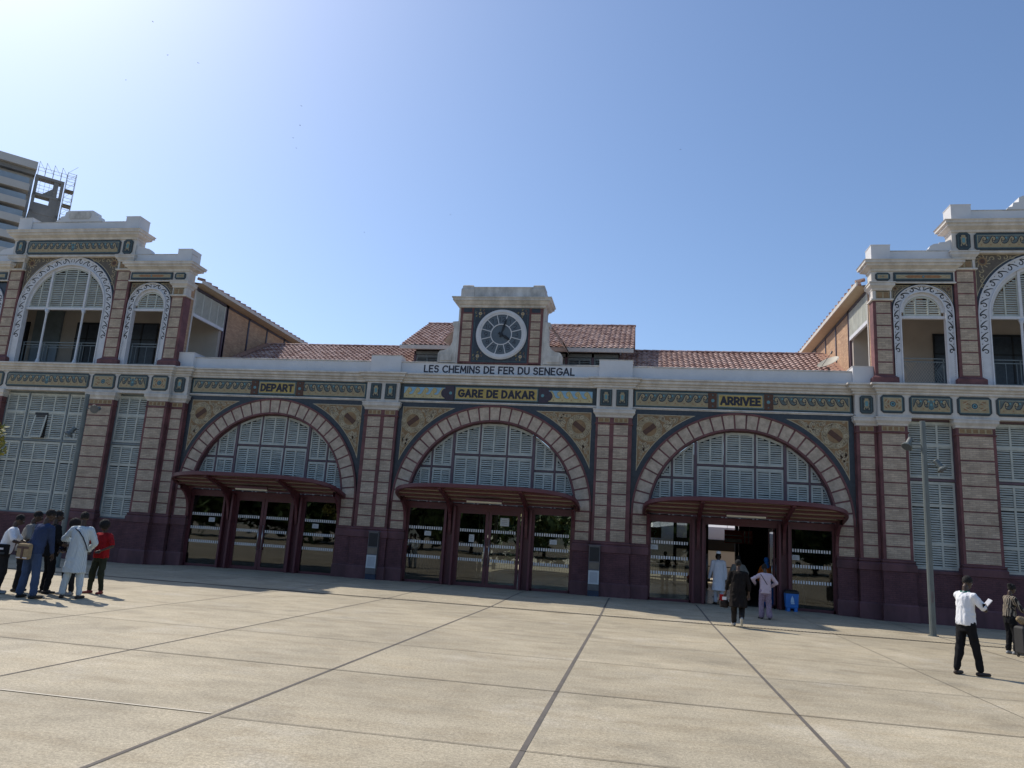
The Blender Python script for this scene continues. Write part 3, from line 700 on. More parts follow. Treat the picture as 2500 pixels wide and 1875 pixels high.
for s in (-1, 1):
    b = MB(); pts = [(1.76, 8.62), (2.46, 8.62), (2.50, 8.70), (2.50, 9.02), (2.42, 9.12), (2.22, 9.16), (2.04, 9.28), (1.94, 9.50), (1.92, 10.15), (1.98, 10.18), (1.98, 10.34), (1.76, 10.36)]
    pts = [(s*x, z) for x, z in pts]; b.prism(pts if s > 0 else pts[::-1], TY+.0, .35, 'white_dirty')
    b.box(s*1.92, s*2.40, TY-.03, TY, 8.72, 9.00, 'white_dirty'); b.build('scroll_bracket', tw)
b = MB(); b.box(-1.13, 1.13, TY-.03, TY+.1, 8.66, 10.93, 'navy')
b.box(-1.17, 1.17, TY-.02, TY, 8.62, 10.95, 'red')
for sx in (-1, 1):
    for sz in (-1, 1):
        cx_, cz_ = sx*.86, 9.80+sz*.88
        for k in range(6): b.disc(cx_+.045*cos(k*pi/3), cz_+.045*sin(k*pi/3), .03, TY-.034-.0005*k, 'tan2', 8)
        b.disc(cx_, cz_, .03, TY-.040, 'orange', 8)
        for dx, dz in ((.17, 0), (0, .14), (-.17, .02), (0, -.14), (.14, .12), (-.14, -.12)):
            b.ribbon([(cx_+a, cz_+c) for a, c in spiral(dx, dz, .05, .8, 1, 1, 8)], .014, TY-.034, 'orange' if dx > 0 else 'yellow')
b.ribbon([(-1.07, 8.72), (1.07, 8.72), (1.07, 10.87), (-1.07, 10.87)], .02, TY-.033, 'teal', closed=True)
b.build('clock_surround', tw)
ck = MB(); CZ, CX = 9.81, .05
ck.prism(arc(CX, CZ, .84, 0, 2*pi, 47), TY-.07, TY-.01, 'clockface')
ck.strip(arc(CX, CZ, 1.02, 0, 2*pi, 64), arc(CX, CZ, .82, 0, 2*pi, 64), TY-.10, TY-.0, 'wmetal')
ck.strip(arc(CX, CZ, .97, 0, 2*pi, 64), arc(CX, CZ, .90, 0, 2*pi, 64), TY-.13, TY-.0, 'wmetal')
ck.strip(arc(CX, CZ, .435, 0, 2*pi, 48), arc(CX, CZ, .40, 0, 2*pi, 48), TY-.095, TY-.05, 'wmetal')
for k in range(12):
    a = pi/12+k*pi/6; dx, dz = cos(a), sin(a); nx, nz = -dz*.014, dx*.014
    ck.prism([(CX+dx*.42-nx, CZ+dz*.42-nz), (CX+dx*.84-nx, CZ+dz*.84-nz), (CX+dx*.84+nx, CZ+dz*.84+nz), (CX+dx*.42+nx, CZ+dz*.42+nz)], TY-.09, TY-.05, 'wmetal')
cko = ck.build('clock', ST)
b = MB()
for k, t_ in enumerate(['12', '1', '2', '3', '4', '5', '6', '7', '8', '9', '10', '11']):
    a = pi/2-k*pi/6; cx_, cz_ = CX+.62*cos(a), CZ+.62*sin(a); w_ = .13 if len(t_) == 2 else .075
    if t_ == '1': lettering(b, t_, cx_-.02, cx_+.045, cz_-.09, .18, TY-.073, .022, 'ink')
    else: lettering(b, t_, cx_-w_, cx_+w_-.0, cz_-.09, .18, TY-.073, .022, 'ink', .3)
b.build('numerals', cko)
def hand(L, w_, a, y):
    b = MB(); d = (sin(a), cos(a)); n_ = (cos(a), -sin(a))
    P = lambda u, v: (CX+d[0]*u+n_[0]*v, CZ+d[1]*u+n_[1]*v)
    b.prism([P(-.12, -w_*1.1), P(-.12, w_*1.1), P(0, w_*.7), P(L*.25, w_*.7), P(L*.4, w_*1.2), P(L*.8, w_*.9), P(L, 0), P(L*.8, -w_*.9), P(L*.4, -w_*1.2), P(L*.25, -w_*.7), P(0, -w_*.7)], y-.012, y, 'black')
    b.prism(arc(CX, CZ, .07, 0, 2*pi, 14), y-.014, y, 'black'); return b.build('clock_hand', cko)
hand(.68, .035, R_(16), TY-.115); hand(.44, .05, R_(122), TY-.10)

# ---- roofs
def tiled_roof(name, x0, x1, y0, z0, y1, z1, pitch=.235, course=.34, amp=.035, parent=ST, clip=None):
    """pantiled slope rising from eave (y0,z0) to ridge (y1,z1)"""
    L = sqrt((y1-y0)**2+(z1-z0)**2); dy, dz = (y1-y0)/L, (z1-z0)/L; ny, nz = -dz, dy
    nc = int(L/course); nx = int((x1-x0)/pitch*6); rows = []
    for c in range(nc+1):
        s0 = L*c/(nc+1); s1 = L*(c+1)/(nc+1)
        rows += [(s0, .045), (s1, .0)]
    vs = []
    for s_, up in rows:
        for i in range(nx+1):
            x = x0+(x1-x0)*i/nx; ph = (x/pitch) % 1
            tid = (int(x/pitch), int(s_/course)); h = amp*(abs(cos(pi*ph))**.8*1.7-.3)+up+.012*noise.noise(Vector((tid[0]*.9, tid[1]*1.3, 0)))+.02*noise.noise(Vector((x*.4, s_*.5, 3)))
            vs.append((x, y0+dy*s_+ny*h*1.0, z0+dz*s_+nz*h))
    w_ = nx+1; fs = []
    for r in range(len(rows)-1):
        for i in range(nx): fs.append((r*w_+i, r*w_+i+1, (r+1)*w_+i+1, (r+1)*w_+i))
    b = MB(); b.add(vs, fs, 'tile')
    # under slab
    b.add([(x0, y0, z0-.02), (x1, y0, z0-.02), (x1, y1, z1-.02), (x0, y1, z1-.02), (x0, y0, z0-.14), (x1, y0, z0-.14), (x1, y1, z1-.14), (x0, y1, z1-.14)], [(4, 5, 6, 7)[::-1], (0, 1, 5, 4), (1, 2, 6, 5), (3, 0, 4, 7)], 'gutter')
    # ridge tiles
    k = int((x1-x0)/.4)
    for i in range(k):
        a = x0+(x1-x0)*i/k; e = x0+(x1-x0)*(i+1)/k; r0, r1 = .10, .085
        vs = []
        for x, r in ((a, r0), (e+.02, r1)):
            for j in range(7): t = pi*j/6; vs.append((x, y1-cos(t)*r*1.3, z1+sin(t)*r+.02))
        b.add(vs, [(j, j+1, 8+j, 7+j) for j in range(6)]+[(6, 5, 4, 3, 2, 1, 0)], 'tile')
    return b.build(name, parent)
tiled_roof('front_roof', -13.65, 13.65, 1.0, 8.15, 6.6, 10.95)
b = MB()   # rear slope, closes the roof
b.add([(-13.7, 6.6, 10.93), (13.7, 6.6, 10.93), (13.7, 13, 7.7), (-13.7, 13, 7.7)], [(0, 1, 2, 3)], 'tile'); b.build('rear_roof', ST)
rm = tiled_roof('raised_roof', -5.2, 5.2, 3.1, 10.14, 7.2, 12.35)
b = MB(); b.add([(-5.2, 7.2, 12.33), (5.2, 7.2, 12.33), (5.2, 11.3, 10.1), (-5.2, 11.3, 10.1)], [(0, 1, 2, 3)], 'tile')
b.box(-5.2, 5.2, 3.02, 3.12, 9.98, 10.16, 'gutter')
for s in (-1, 1):
    b.add([(s*5.2, 3.1, 10.14), (s*5.2, 7.2, 12.36), (s*5.2, 7.2, 12.18), (s*5.2, 3.1, 9.98)], [(0, 1, 2, 3)], 'gutter')
    b.add([(s*4.6, 3.6, 9.0), (s*4.6, 3.6, 10.3), (s*4.6, 7.2, 12.2), (s*4.6, 10.8, 10.3), (s*4.6, 10.8, 9.0)], [(0, 1, 2, 3, 4)], 'inner')
b.build('fascia', rm)
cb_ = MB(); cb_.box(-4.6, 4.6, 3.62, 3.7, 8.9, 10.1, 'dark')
for i in range(9): cb_.box(-4.6+i*1.15-.05, -4.6+i*1.15+.05, 3.52, 3.62, 8.9, 10.0, 'mullion')
cb_.box(-4.6, 4.6, 3.52, 3.62, 9.85, 10.0, 'gmullion')
cl = cb_.build('clerestory', ST)
for i in range(8):
    x = -4.6+i*1.15; b = MB(); louvers(b, x+.06, x+1.09, 8.95, 9.83, 3.58, 'gmullion', None, .085); b.build('shutter', cl)
# gable hoods beside the tower
for s in (-1, 1):
    b = MB(); x0, x1 = s*1.8, s*2.45
    b.add([(x0, .5, 10.55), (x1, .5, 9.75), (x1, 3.6, 10.0), (x0, 3.6, 10.9)], [(0, 1, 2, 3)], 'tile')
    b.add([(x0, .45, 10.52), (x1, .45, 9.72), (x1, .45, 9.62), (x0, .45, 10.40)], [(0, 1, 2, 3)], 'tile')
    b.add([(x0, .48, 10.45), (x1, .48, 9.65), (x1, 3.6, 9.9), (x0, 3.6, 10.8)], [(0, 1, 2, 3)], 'gutter')
    b.build('porch_roof', ST)
# ------------------------------------------------------------------ end pavilions (mirror images)
YP = -.40
M['olivebrown'] = mat('olive_brown_tile', (.115, .09, .065), .6, .3, 8)
def mm(a, e): return (a, e) if a < e else (e, a)
def pavilion(s):
    lm = 'mullion' if s > 0 else 'gmullion'
    P = lambda a, e: mm(s*a, s*e)
    # pilasters, ground storey
    for a, e, ca, ce in ((13.85, 14.80, 13.95, 14.70), (16.36, 17.60, 16.44, 17.50), (21.8, 23.04, 21.9, 22.96), (24.6, 25.55, 24.7, 25.45)):
        pilaster(s*a, s*e, YP, [P(ca, ce)], back=YP+.5)
    # louvred windows between them
    for a, e, nleaf, cols, inner_open in ((14.80, 16.36, 1, 3, 0), (17.60, 21.80, 3, 0, 1), (23.04, 24.6, 1, 3, 0)):
        f = MB(); x0, x1 = P(a, e); yw = YP+.30
        for z in ((1.72, 1.78), (4.76, 4.84), (6.86, 6.95)): f.box(x0, x1, yw-.05, yw+.06, z[0], z[1], lm)
        f.box(x0, x0+.04, yw-.04, yw+.06, 1.7, 6.9, lm); f.box(x1-.04, x1, yw-.04, yw+.06, 1.7, 6.9, lm)
        # plinth below the window
        q = MB(); q.box(x0, x1, YP+.12, YP+.5, 0, 1.66, 'plinth'); q.box(x0, x1, YP+.06, YP+.5, -.02, .54, 'plinth_flat'); q.box(x0-.0, x1, YP+.1, YP+.5, 1.64, 1.73, 'plinth_flat')
        if nleaf == 1: ed = [x0+.04, x1-.04]
        else: 
            ed = [x0+.04, x0+1.12, x1-1.12, x1-.04]
            for x in ed[1:3]: f.box(x-.035, x+.035, yw-.055, yw+.05, 1.78, 6.86, lm)
        wo = f.build('window', ST); q.build('plinth', wo)
        for i in range(nleaf):
            c = cols or (3 if i == 1 else 2)
            g = .035 if nleaf > 1 else 0
            for z0, z1, rl in ((1.78, 4.74, (2.62, 3.93)), (4.86, 6.84, (6.0,))):
                b = MB(); louvers(b, ed[i]+(g if i else 0)+.01, ed[i+1]-(g if i < nleaf-1 else 0)-.01, z0, z1, yw, 'shutter', None, rails=rl, cols=c); b.build('shutter', wo)
        if nleaf == 3 and s < 0:   # one hinged leaf stands open
            b = MB(); louvers(b, -.3, .3, 0, 1.1, 0, 'shutter', None, cols=1, back=False)
            o = b.build('open_shutter_leaf', wo); o.location = (-19.95, yw-.16, 4.90); o.rotation_euler = (R_(-9), 0, 0)
            b = MB(); b.box(-20.25, -19.6, yw-.034, yw-.03, 4.9, 6.0, 'black'); b.build('gap', wo)  # solid black panel; shade of the opening is put into its colour
    # wall and frieze
    b = MB(); x0, x1 = P(13.85, 25.55)
    b.box(x0, x1, YP-.02, YP+.5, 6.93, 7.78, 'white')
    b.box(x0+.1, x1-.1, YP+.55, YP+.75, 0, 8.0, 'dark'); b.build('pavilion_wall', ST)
    for a, e, k in ((13.93, 14.72, 'flower'), (14.87, 16.28, 'wave'), (16.42, 17.52, 'flower'), (17.66, 21.74, 'wave'), (21.88, 22.98, 'flower'), (23.12, 24.5, 'wave')):
        panel('tile_panel', s*a, s*e, 7.06, 7.71, YP-.03, k)
    b = MB(); b.crown(x0, x1, YP-.03, YP+3, [(o, z-.01) for o, z in CORN], 'white'); b.build('cornice', ST)
    # ---- upper storey: loggia
    up = empty('loggia'); up.parent = ST
    def bb(name, fn):
        b = MB(); fn(b); return b.build(name, up)
    def upil(a, e, ca, ce, ztop, ztile):
        b = MB(); x0, x1 = P(a, e); b.box(x0, x1, YP+.04, YP+.46, 8.15, ztop, 'red')
        n = round((ztop-8.47)/.435); c0, c1 = P(ca, ce); courses(b, c0, c1, 8.47, ztop-.02, YP+.04, n)
        b.crown(x0, x1, YP+.04, YP+.46, [(.12, 8.13), (.12, 8.34), (.08, 8.38), (.03, 8.42), (.0, 8.46)], 'red')
        toothed(b, c0+.02, c1-.02, ztile, ztile+.26, YP+.03)
        b.build('upper_pilaster', ST)
        c = MB(); c.crown(x0, x1, YP+.02, YP+.5, [(.02, ztop), (.06, ztop+.02), (.06, ztop+.07), (.0, ztop+.08)], 'white')
        c.box(x0+.0, c0+.0, YP+.02, YP+.4, ztop+.07, ztile+.34, 'white'); c.box(c1, x1, YP+.02, YP+.4, ztop+.07, ztile+.34, 'white')
        c.crown(x0, x1, YP, YP+.5, [(o*1.1, ztile+.30+z) for o, z in CAPP], 'white'); c.build('capital', ST)
    for mir in (0, 1):
        U = (lambda a: a) if not mir else (lambda a: 39.4-a)
        upil(U(13.82), U(14.46), U(13.93), U(14.42), 11.22, 11.31)
        upil(U(16.60), U(17.32), U(16.70), U(17.24), 12.40, 12.50)
    def arch_unit(uc, ri, ro, zc, crown_pattern, zlouv, ncol, posts):
        x = s*uc
        b = MB(); N = 40
        b.strip([(x+ro, 8.16)]+arc(x, zc, ro, 0, pi, N)+[(x-ro, 8.16)], [(x+ri, 8.16)]+arc(x, zc, ri, 0, pi, N)+[(x-ri, 8.16)], YP+.12, YP+.16, 'wmetal')
        b.strip([(x+ro, 8.16)]+arc(x, zc, ro, 0, pi, N)+[(x-ro, 8.16)], [(x+ro-.03, 8.16)]+arc(x, zc, ro-.03, 0, pi, N)+[(x-ro+.03, 8.16)], YP+.06, YP+.2, 'wmetal')
        b.strip([(x+ri+.02, 8.16)]+arc(x, zc, ri+.02, 0, pi, N)+[(x-ri-.02, 8.16)], [(x+ri-.02, 8.16)]+arc(x, zc, ri-.02, 0, pi, N)+[(x-ri+.02, 8.16)], YP+.07, YP+.30, 'wmetal')
        ao = b.build('arch_frame', up)
        # scroll piercings drawn as dark strokes on the arch face
        b = MB(); w_ = ro-ri; rm_ = (ro+ri)/2; path = []
        zl = 9.25
        side = [(rm_, zl+(zc-zl)*i/10) for i in range(10)]+[(rm_*cos(t), zc+rm_*sin(t)) for t in [pi/2*i/14 for i in range(15)]]
        side = resample(side, 90); Ls = sum(sqrt((side[i+1][0]-side[i][0])**2+(side[i+1][1]-side[i][1])**2) for i in range(90))
        n = max(4, round((Ls-.1)/.43)); k = w_*.30
        def at(t, off):
            f = max(0, min(.9999, t))*90; i = int(f); q = f-i
            px, pz = side[i][0]+(side[i+1][0]-side[i][0])*q, side[i][1]+(side[i+1][1]-side[i][1])*q
            dx, dz = side[min(i+1, 90)][0]-side[max(i-1, 0)][0], side[min(i+1, 90)][1]-side[max(i-1, 0)][1]; l = sqrt(dx*dx+dz*dz)
            return (px+dz/l*off, pz-dx/l*off)
        for j in range(n):
            t0 = (j+.02)/n*.97; dt = .97/n; sg = 1
            def q(u, v): return at(t0+dt*u, v*w_)
            curl = [q(.30+.24*r_*sin(th), -.02+.30*r_*cos(th)) for r_, th in [(1-.75*i/14, 2*pi*.95*i/14+.3) for i in range(15)]]
            tail = [q(.98, -.30), q(.90, -.10), q(.72, .12), q(.52, .30), q(.34, .30)]
            for m_ in (-1, 1):
                b.ribbon([(x+m_*a, c) for a, c in curl], lambda u_: .018+.030*(1-u_), YP+.1165-.0006*(j % 2), 'slotshade')
                b.ribbon([(x+m_*a, c) for a, c in tail], lambda u_: .016+.026*sin(pi*u_), YP+.1145-.0006*(j % 2), 'slotshade')
                b.disc(x+m_*q(.95, .26)[0], q(.95, .26)[1], .018, YP+.1125, 'slotshade', 6)
        for m_ in (-1, 1):
            b.ribbon([(x+m_*.035, zc+rm_-.07), (x+m_*.07, zc+rm_-.04), (x+m_*.07, zc+rm_+.04), (x+m_*.03, zc+rm_+.07)], .025, YP+.112, 'slotshade')
            for i in range(12): b.disc(x+m_*(ro-.06), 8.3+i*.08, .008, YP+.1175, 'slotshade', 5)
        b.build('scroll_cutout_strokes', ao)
        # louvred lunette
        f = MB(); ins = lambda a, z: (a-x)**2+(z-zc)**2 < (ri-.12)**2
        f.strip(arc(x, zc, ri-.02, 0, pi, 36), arc(x, zc, ri-.13, 0, pi, 36), YP+.18, YP+.26, 'wmetal')
        f.box(x-ri+.02, x+ri-.02, YP+.16, YP+.27, zlouv-.10, zlouv, 'wmetal')
        for p_ in posts: f.box(x+p_-.045, x+p_+.045, YP+.15, YP+.27, zlouv, zc+sqrt(max(0, (ri-.05)**2-p_*p_)), 'wmetal')
        ed = [-ri+.1]+list(posts)+[ri-.1]
        fo = f.build('lunette', up)
        for i in range(len(ed)-1):
            b = MB(); louvers(b, x+ed[i]+.03, x+ed[i+1]-.03, zlouv, zc+ri, YP+.24, 'wmetal' if 0 else 'shutter', ins, .085, .05, ncol[i], back=False)
            if b.v: b.sheet(arc(x, zc, ri-.1, 0, pi, 4)[:2]+[(x, zc)], YP+9, 'dark') if 0 else None; b.build('louver_panel', fo)
        return ao
    arch_unit(15.53, .76, 1.02, 10.84, 1, 10.70, [3], [])
    arch_unit(23.87, .76, 1.02, 10.84, 1, 10.70, [3], [])
    arch_unit(19.70, 1.98, 2.36, 10.72, 1, 10.72, [2, 3, 2], [-.92, .92])
    # cast columns in the wide arch
    for d in (-.92, .92):
        x = s*19.7+d; b = MB()
        b.tube([(x, YP+.22, 8.15), (x, YP+.22, 8.2), (x, YP+.22, 8.32), (x, YP+.22, 8.4), (x, YP+.22, 10.25), (x, YP+.22, 10.45), (x, YP+.22, 10.62)], .05, 'wmetal', 10, [.11, .10, .07, .048, .045, .05, .11]); b.build('column', up, smooth=True)
    # spandrel + wall over arches
    def over(uc, ro, zc, z1, half, mt_, y):
        b = MB(); x = s*uc; N = 24
        for m_ in (-1, 1):
            A = [(x+m_*half, 10.2+(z1-10.2)*min(1, i/10)) if i <= 10 else (x+m_*half*(1-(i-10)/14), z1) for i in range(25)]
            Bq = [(x+m_*(ro-.01)*cos(pi/2*i/24), zc+(ro-.01)*sin(pi/2*i/24)) for i in range(25)]
            b.strip(A, Bq, y, y+.2, mt_)
        return b.build('spandrel', ST)
    over(15.53, 1.02, 10.84, 11.92, 1.10, 'navy', YP+.13); over(23.87, 1.02, 10.84, 11.92, 1.10, 'navy', YP+.13); over(19.7, 2.36, 10.72, 13.10, 2.40, 'navy', YP+.13)
    def flor(x, sgn, r, zc, xl, zt, sc):
        b = MB(); a0 = math.acos(min(.999, xl/r)); a1 = math.asin(min(.999, (zt-zc)/r))
        C2 = [(x+sgn*r*cos(a0+(a1-a0)*i/12), zc+r*sin(a0+(a1-a0)*i/12)) for i in range(13)]
        b.sheet(C2+[(x+sgn*xl, zt)], YP+.127, 'tan2'); r += .03; xl -= .025; zt -= .025
        a0 = math.acos(min(.999, xl/r)); a1 = math.asin(min(.999, (zt-zc)/r))
        C2 = [(x+sgn*r*cos(a0+(a1-a0)*i/12), zc+r*sin(a0+(a1-a0)*i/12)) for i in range(13)]
        b.sheet(C2+[(x+sgn*xl, zt)], YP+.124, 'olivebrown')
        ox, oz = x+sgn*(xl-.22*sc*1.3), zt-.24*sc*1.3
        b.ribbon([(ox+.17*sc*cos(t), oz+.17*sc*sin(t)) for t in [2*pi*i/16 for i in range(17)]], .07*sc, YP+.120, 'ochre'); b.disc(ox, oz, .1*sc, YP+.119, 'brown', 10)
        for k in range(10):
            t = 2*pi*k/10; b.ribbon([(ox+.2*sc*cos(t), oz+.2*sc*sin(t)), (ox+.34*sc*cos(t+.3), oz+.34*sc*sin(t+.3))], .04*sc, YP+.1175, 'tan')
        for k in range(4):
            for (dx, dz, fl) in ((-.42-.26*k, .12+.03*k, 1), (.04, -.44-.26*k, -1)):
                if k*.26*sc < .8 : b.ribbon([(ox+sgn*sc*(dx+a*1.0), oz+sc*(dz+c)) for a, c in spiral(0, 0, .13, .8, k, fl, 10)], .045*sc, YP+.116, 'tan')
        b.build('floral_mosaic', ST)
    for m_ in (-1, 1):
        flor(s*19.7, m_, 2.44, 10.72, 2.34, 13.05, .8); flor(s*15.53, m_, 1.07, 10.84, 1.02, 11.86, .35)
    # entablatures: side bays
    for u0, u1 in ((13.80, 16.62), (22.78, 25.6)):
        x0, x1 = P(u0, u1)
        b = MB(); b.box(x0, x1, YP+.02, YP+.5, 11.88, 12.48, 'white'); b.crown(x0, x1, YP+.01, YP+.5, [(0, 11.88), (.03, 11.90), (.03, 11.94), (0, 11.96)], 'white')
        c = [(0, 12.34), (.03, 12.36), (.03, 12.43), (.12, 12.48), (.20, 12.52), (.20, 12.58), (.27, 12.61), (.27, 12.68), (.30, 12.72), (0, 12.76)]
        b.crown(x0, x1, YP, YP+.55, c, 'white'); b.build('cornice', ST)
        b = MB(); b.box(x0+.05, x1-.0, YP+.06, YP+.4, 12.74, 13.16, 'white_clean'); b.crown(x0+.05, x1, YP+.06, YP+.4, [(0, 13.14), (.015, 13.155), (.015, 13.175)], 'white_dirty')
        b.build('parapet', ST)
    for u0, u1, uu, vv in ((13.82, 14.48, 13.97, 14.48), (24.92, 25.58, 24.9, 25.43)):
        x0, x1 = P(u0, u1); b = MB(); b.box(x0, x1, YP, YP+.7, 12.75, 13.36, 'white_clean'); b.crown(x0, x1, YP, YP+.7, [(0, 13.36), (.015, 13.37), (.015, 13.39), (-.2, 13.44)], 'white_clean'); b.build('pedestal', ST)
    panel('tile_panel', s*13.93, s*14.44, 11.99, 12.29, YP, 'flower', .07); panel('tile_panel', s*14.55, s*16.56, 11.97, 12.30, YP, 'diamond', .0)
    panel('tile_panel', s*24.96, s*25.47, 11.99, 12.29, YP, 'flower', .07); panel('tile_panel', s*22.84, s*24.85, 11.97, 12.30, YP, 'diamond', .0)
    # stepped scrolls against the tall centre
    for m_ in (0, 1):
        U = (lambda a: a) if not m_ else (lambda a: 39.4-a)
        pts = [(16.66, 13.14), (15.72, 13.14), (15.76, 13.22), (15.82, 13.24), (15.88, 13.36), (16.0, 13.44), (16.18, 13.46), (16.20, 13.50), (16.40, 13.52), (16.56, 13.60), (16.66, 13.62)]
        pts = [(s*U(a), z) for a, z in pts]; b = MB(); b.prism(pts, YP+.08, YP+.34, 'white_clean'); b.build('stepped_scroll', ST)
        pts = [(16.62, 13.1), (16.62, 14.2), (16.3, 14.0), (16.38, 13.95), (16.4, 13.8), (16.44, 13.65), (16.5, 13.6)]
    # centre entablature
    x0, x1 = P(16.60, 22.80)
    b = MB(); b.box(x0, x1, YP+.02, YP+.6, 13.06, 14.0, 'white'); b.crown(x0+.6, x1-.6, YP+.02, YP+.5, [(0, 13.04), (.035, 13.06), (.035, 13.11), (0, 13.13)], 'white')
    c = [(0, 13.84), (.03, 13.86), (.03, 13.93), (.12, 13.98), (.20, 14.03), (.20, 14.10), (.27, 14.13), (.27, 14.20), (.31, 14.25), (0, 14.29)]
    b.crown(x0, x1, YP, YP+.55, c, 'white'); b.build('cornice', ST)
    for m_ in (0, 1):
        U = (lambda a: a) if not m_ else (lambda a: 39.4-a)
        panel('tile_panel', s*U(16.74), s*U(17.21), 13.17, 13.84, YP, 'cart', .1)
        x0_, x1_ = P(U(16.62), U(17.30)); b = MB(); b.box(x0_, x1_, YP+.0, YP+.7, 14.27, 14.93, 'white_clean'); b.crown(x0_, x1_, YP, YP+.7, [(0, 14.92), (.015, 14.93), (.015, 14.95), (-.2, 15.0)], 'white_clean'); b.build('pedestal', ST)
    panel('tile_panel', s*17.34, s*22.06, 13.16, 13.82, YP, 'wave', .09)
    b = MB(); b.box(x0+.1, x1-.1, YP+.05, YP+.4, 14.27, 14.72, 'white_clean'); b.crown(x0+.1, x1-.1, YP+.05, YP+.4, [(0, 14.70), (.015, 14.715), (.015, 14.74)], 'white_dirty')
    pts = [(-1.2, 14.74), (-1.14, 14.82), (-1.0, 14.85), (-.96, 15.0), (-.78, 15.02), (-.76, 15.2), (-.62, 15.27), (.62, 15.27), (.76, 15.2), (.78, 15.02), (.96, 15.0), (1.0, 14.85), (1.14, 14.82), (1.2, 14.74)]
    b.prism([(s*19.7+a, z) for a, z in pts], YP+.02, YP+.42, 'white_clean'); b.prism([(s*19.7+a, z) for a, z in oct_(-.56, .56, 14.86, 15.2, .08)], YP+.0, YP+.02, 'white_dirty')
    b.build('parapet', ST)
    # ---- loggia interior
    b = MB(); x0, x1 = P(13.9, 25.5)
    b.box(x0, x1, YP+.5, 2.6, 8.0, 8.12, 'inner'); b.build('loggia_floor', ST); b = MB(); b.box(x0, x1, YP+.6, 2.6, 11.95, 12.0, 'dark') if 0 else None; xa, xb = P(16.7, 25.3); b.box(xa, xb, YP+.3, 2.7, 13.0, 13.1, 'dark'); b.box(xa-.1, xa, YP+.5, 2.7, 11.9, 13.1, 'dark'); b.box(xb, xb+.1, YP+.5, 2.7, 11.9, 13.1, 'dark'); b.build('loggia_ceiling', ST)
    b = MB(); b.box(x0, x1, 2.6, 2.8, 8.12, 12.0, 'inner'); b.box(xa, xb, 2.61, 2.79, 11.9, 13.05, 'inner'); bw_ = b.build('loggia_wall', ST)
    doors = ((16.85, 17.95), (18.75, 20.6), (21.2, 22.2)) if s > 0 else ((17.0, 18.62), (20.1, 21.36), (24.0, 25.0))
    for a, e in doors:
        b = MB(); q0, q1 = P(a, e); b.box(q0, q1, 2.53, 2.6, 8.12, 10.85, 'black'); b.box(q0+.05, q1-.05, 2.52, 2.53, 8.2, 10.75, 'navy')
        b.box((q0+q1)/2-.03, (q0+q1)/2+.03, 2.50, 2.53, 8.12, 10.8, 'black'); b.box(q0, q1, 2.50, 2.53, 10.0, 10.06, 'black'); b.build('glazed_door', bw_)
    if s < 0:
        b = MB(); b.box(-23.7, -22.2, 2.50, 2.6, 8.12, 11.4, 'gmullion'); 
        for i in range(3): b.box(-23.6+i*.5, -23.2+i*.5, 2.48, 2.5, 8.3, 9.7, 'balglass')
        b.build('glazed_door', bw_)
    b = MB(); b.box(s*25.42, s*25.6, YP+.5, 2.7, 8.0, 13.0, 'inner'); b.build('loggia_wall', ST)
    # railing
    for a, e in ((14.78, 16.28), (17.72, 18.78), (18.78, 20.62), (20.62, 21.68), (23.1, 24.6)):
        q0, q1 = P(a, e); b = MB()
        for z in (9.17, 9.05, 8.28): b.box(q0, q1, -.02, .01, z-.015, z+.015, 'gmullion')
        for x in (q0+.05, q1-.05): b.box(x-.015, x+.015, -.025, .015, 8.15, 9.18, 'gmullion')
        if a in (17.72, 14.78, 23.1) or s > 0:
            k = int((q1-q0)/.12)
            if s > 0 and a in (14.78, 23.1):
                for i in range(14):
                    b.ribbon([(q0+.1+(q1-q0-.2)*i/14, 8.3), (min(q1-.05, q0+.1+(q1-q0-.2)*i/14+.5), 9.05)], .012, -.03, 'gmullion'); b.ribbon([(q0+.1+(q1-q0-.2)*i/14+.2, 8.3), (max(q0+.05, q0+.1+(q1-q0-.2)*i/14-.3), 9.05)], .012, -.031, 'gmullion')
            else:
                for i in range(3): b.box(q0+(q1-q0)*(i+.5)/3-.008, q0+(q1-q0)*(i+.5)/3+.008, -.01, .0, 8.28, 9.05, 'gmullion')
        else:
            b.box(q0+.2, q0+.22, -.01, .0, 8.3, 9.0, 'gmullion'); b.box(q1-.22, q1-.2, -.01, .0, 8.3, 9.0, 'gmullion'); b.box(q0+.2, q1-.2, -.012, .0, 8.93, 8.95, 'gmullion')
        b.build('railing', up)
    # ---- side wall running back (faces the middle roof)
    xw = 13.85
    b = MB(); X0, X1 = P(xw, xw+.25)
    b.box(X0, X1, 2.9, 30, 0, 11.95, 'brick_side'); b.box(X0, X1, -.0, .32, 8.1, 12.0, 'brick_side')
    b.box(X0, X1, -.0, 3, 0, 8.1, 'brick_side')
    b.build('side_wall', ST)
    b = MB(); xi = s*xw; c0, c1 = mm(xi-s*.03, xi+s*.2)
    for y in (2.95, 5.0, 6.85, 8.8, 10.8, 12.8): b.box(c0, c1, y-.06, y+.06, 8.2, 11.9, 'plum')
    b.box(c0, c1, .28, .36, 8.8, 12, 'gutter'); b.box(c0, c1, 2.80, 3.05, 8.2, 11.9, 'mullion'); b.box(c0, c1, .3, 13, 11.78, 11.9, 'plum'); b.build('timber_posts', ST)
    # louvre and opening behind pilaster
    b = MB(); 
    for k in range(16): b.box(*mm(xi-s*.03, xi+s*.01), .38, 2.78, 10.74+k*.064, 10.78+k*.064, 'shutter')
    b.box(*mm(xi-s*.04, xi+s*.05), .36, 2.8, 10.58, 10.72, 'wmetal'); b.box(*mm(xi+s*.06, xi+s*.07), .36, 2.8, 10.7, 11.78, 'dark')
    for y in (.40, .98, 1.58, 2.18, 2.76): b.box(*mm(xi-s*.035, xi+s*.04), y-.025, y+.025, 10.72, 11.76, 'shutter')
    b.build('side_louvre', ST)
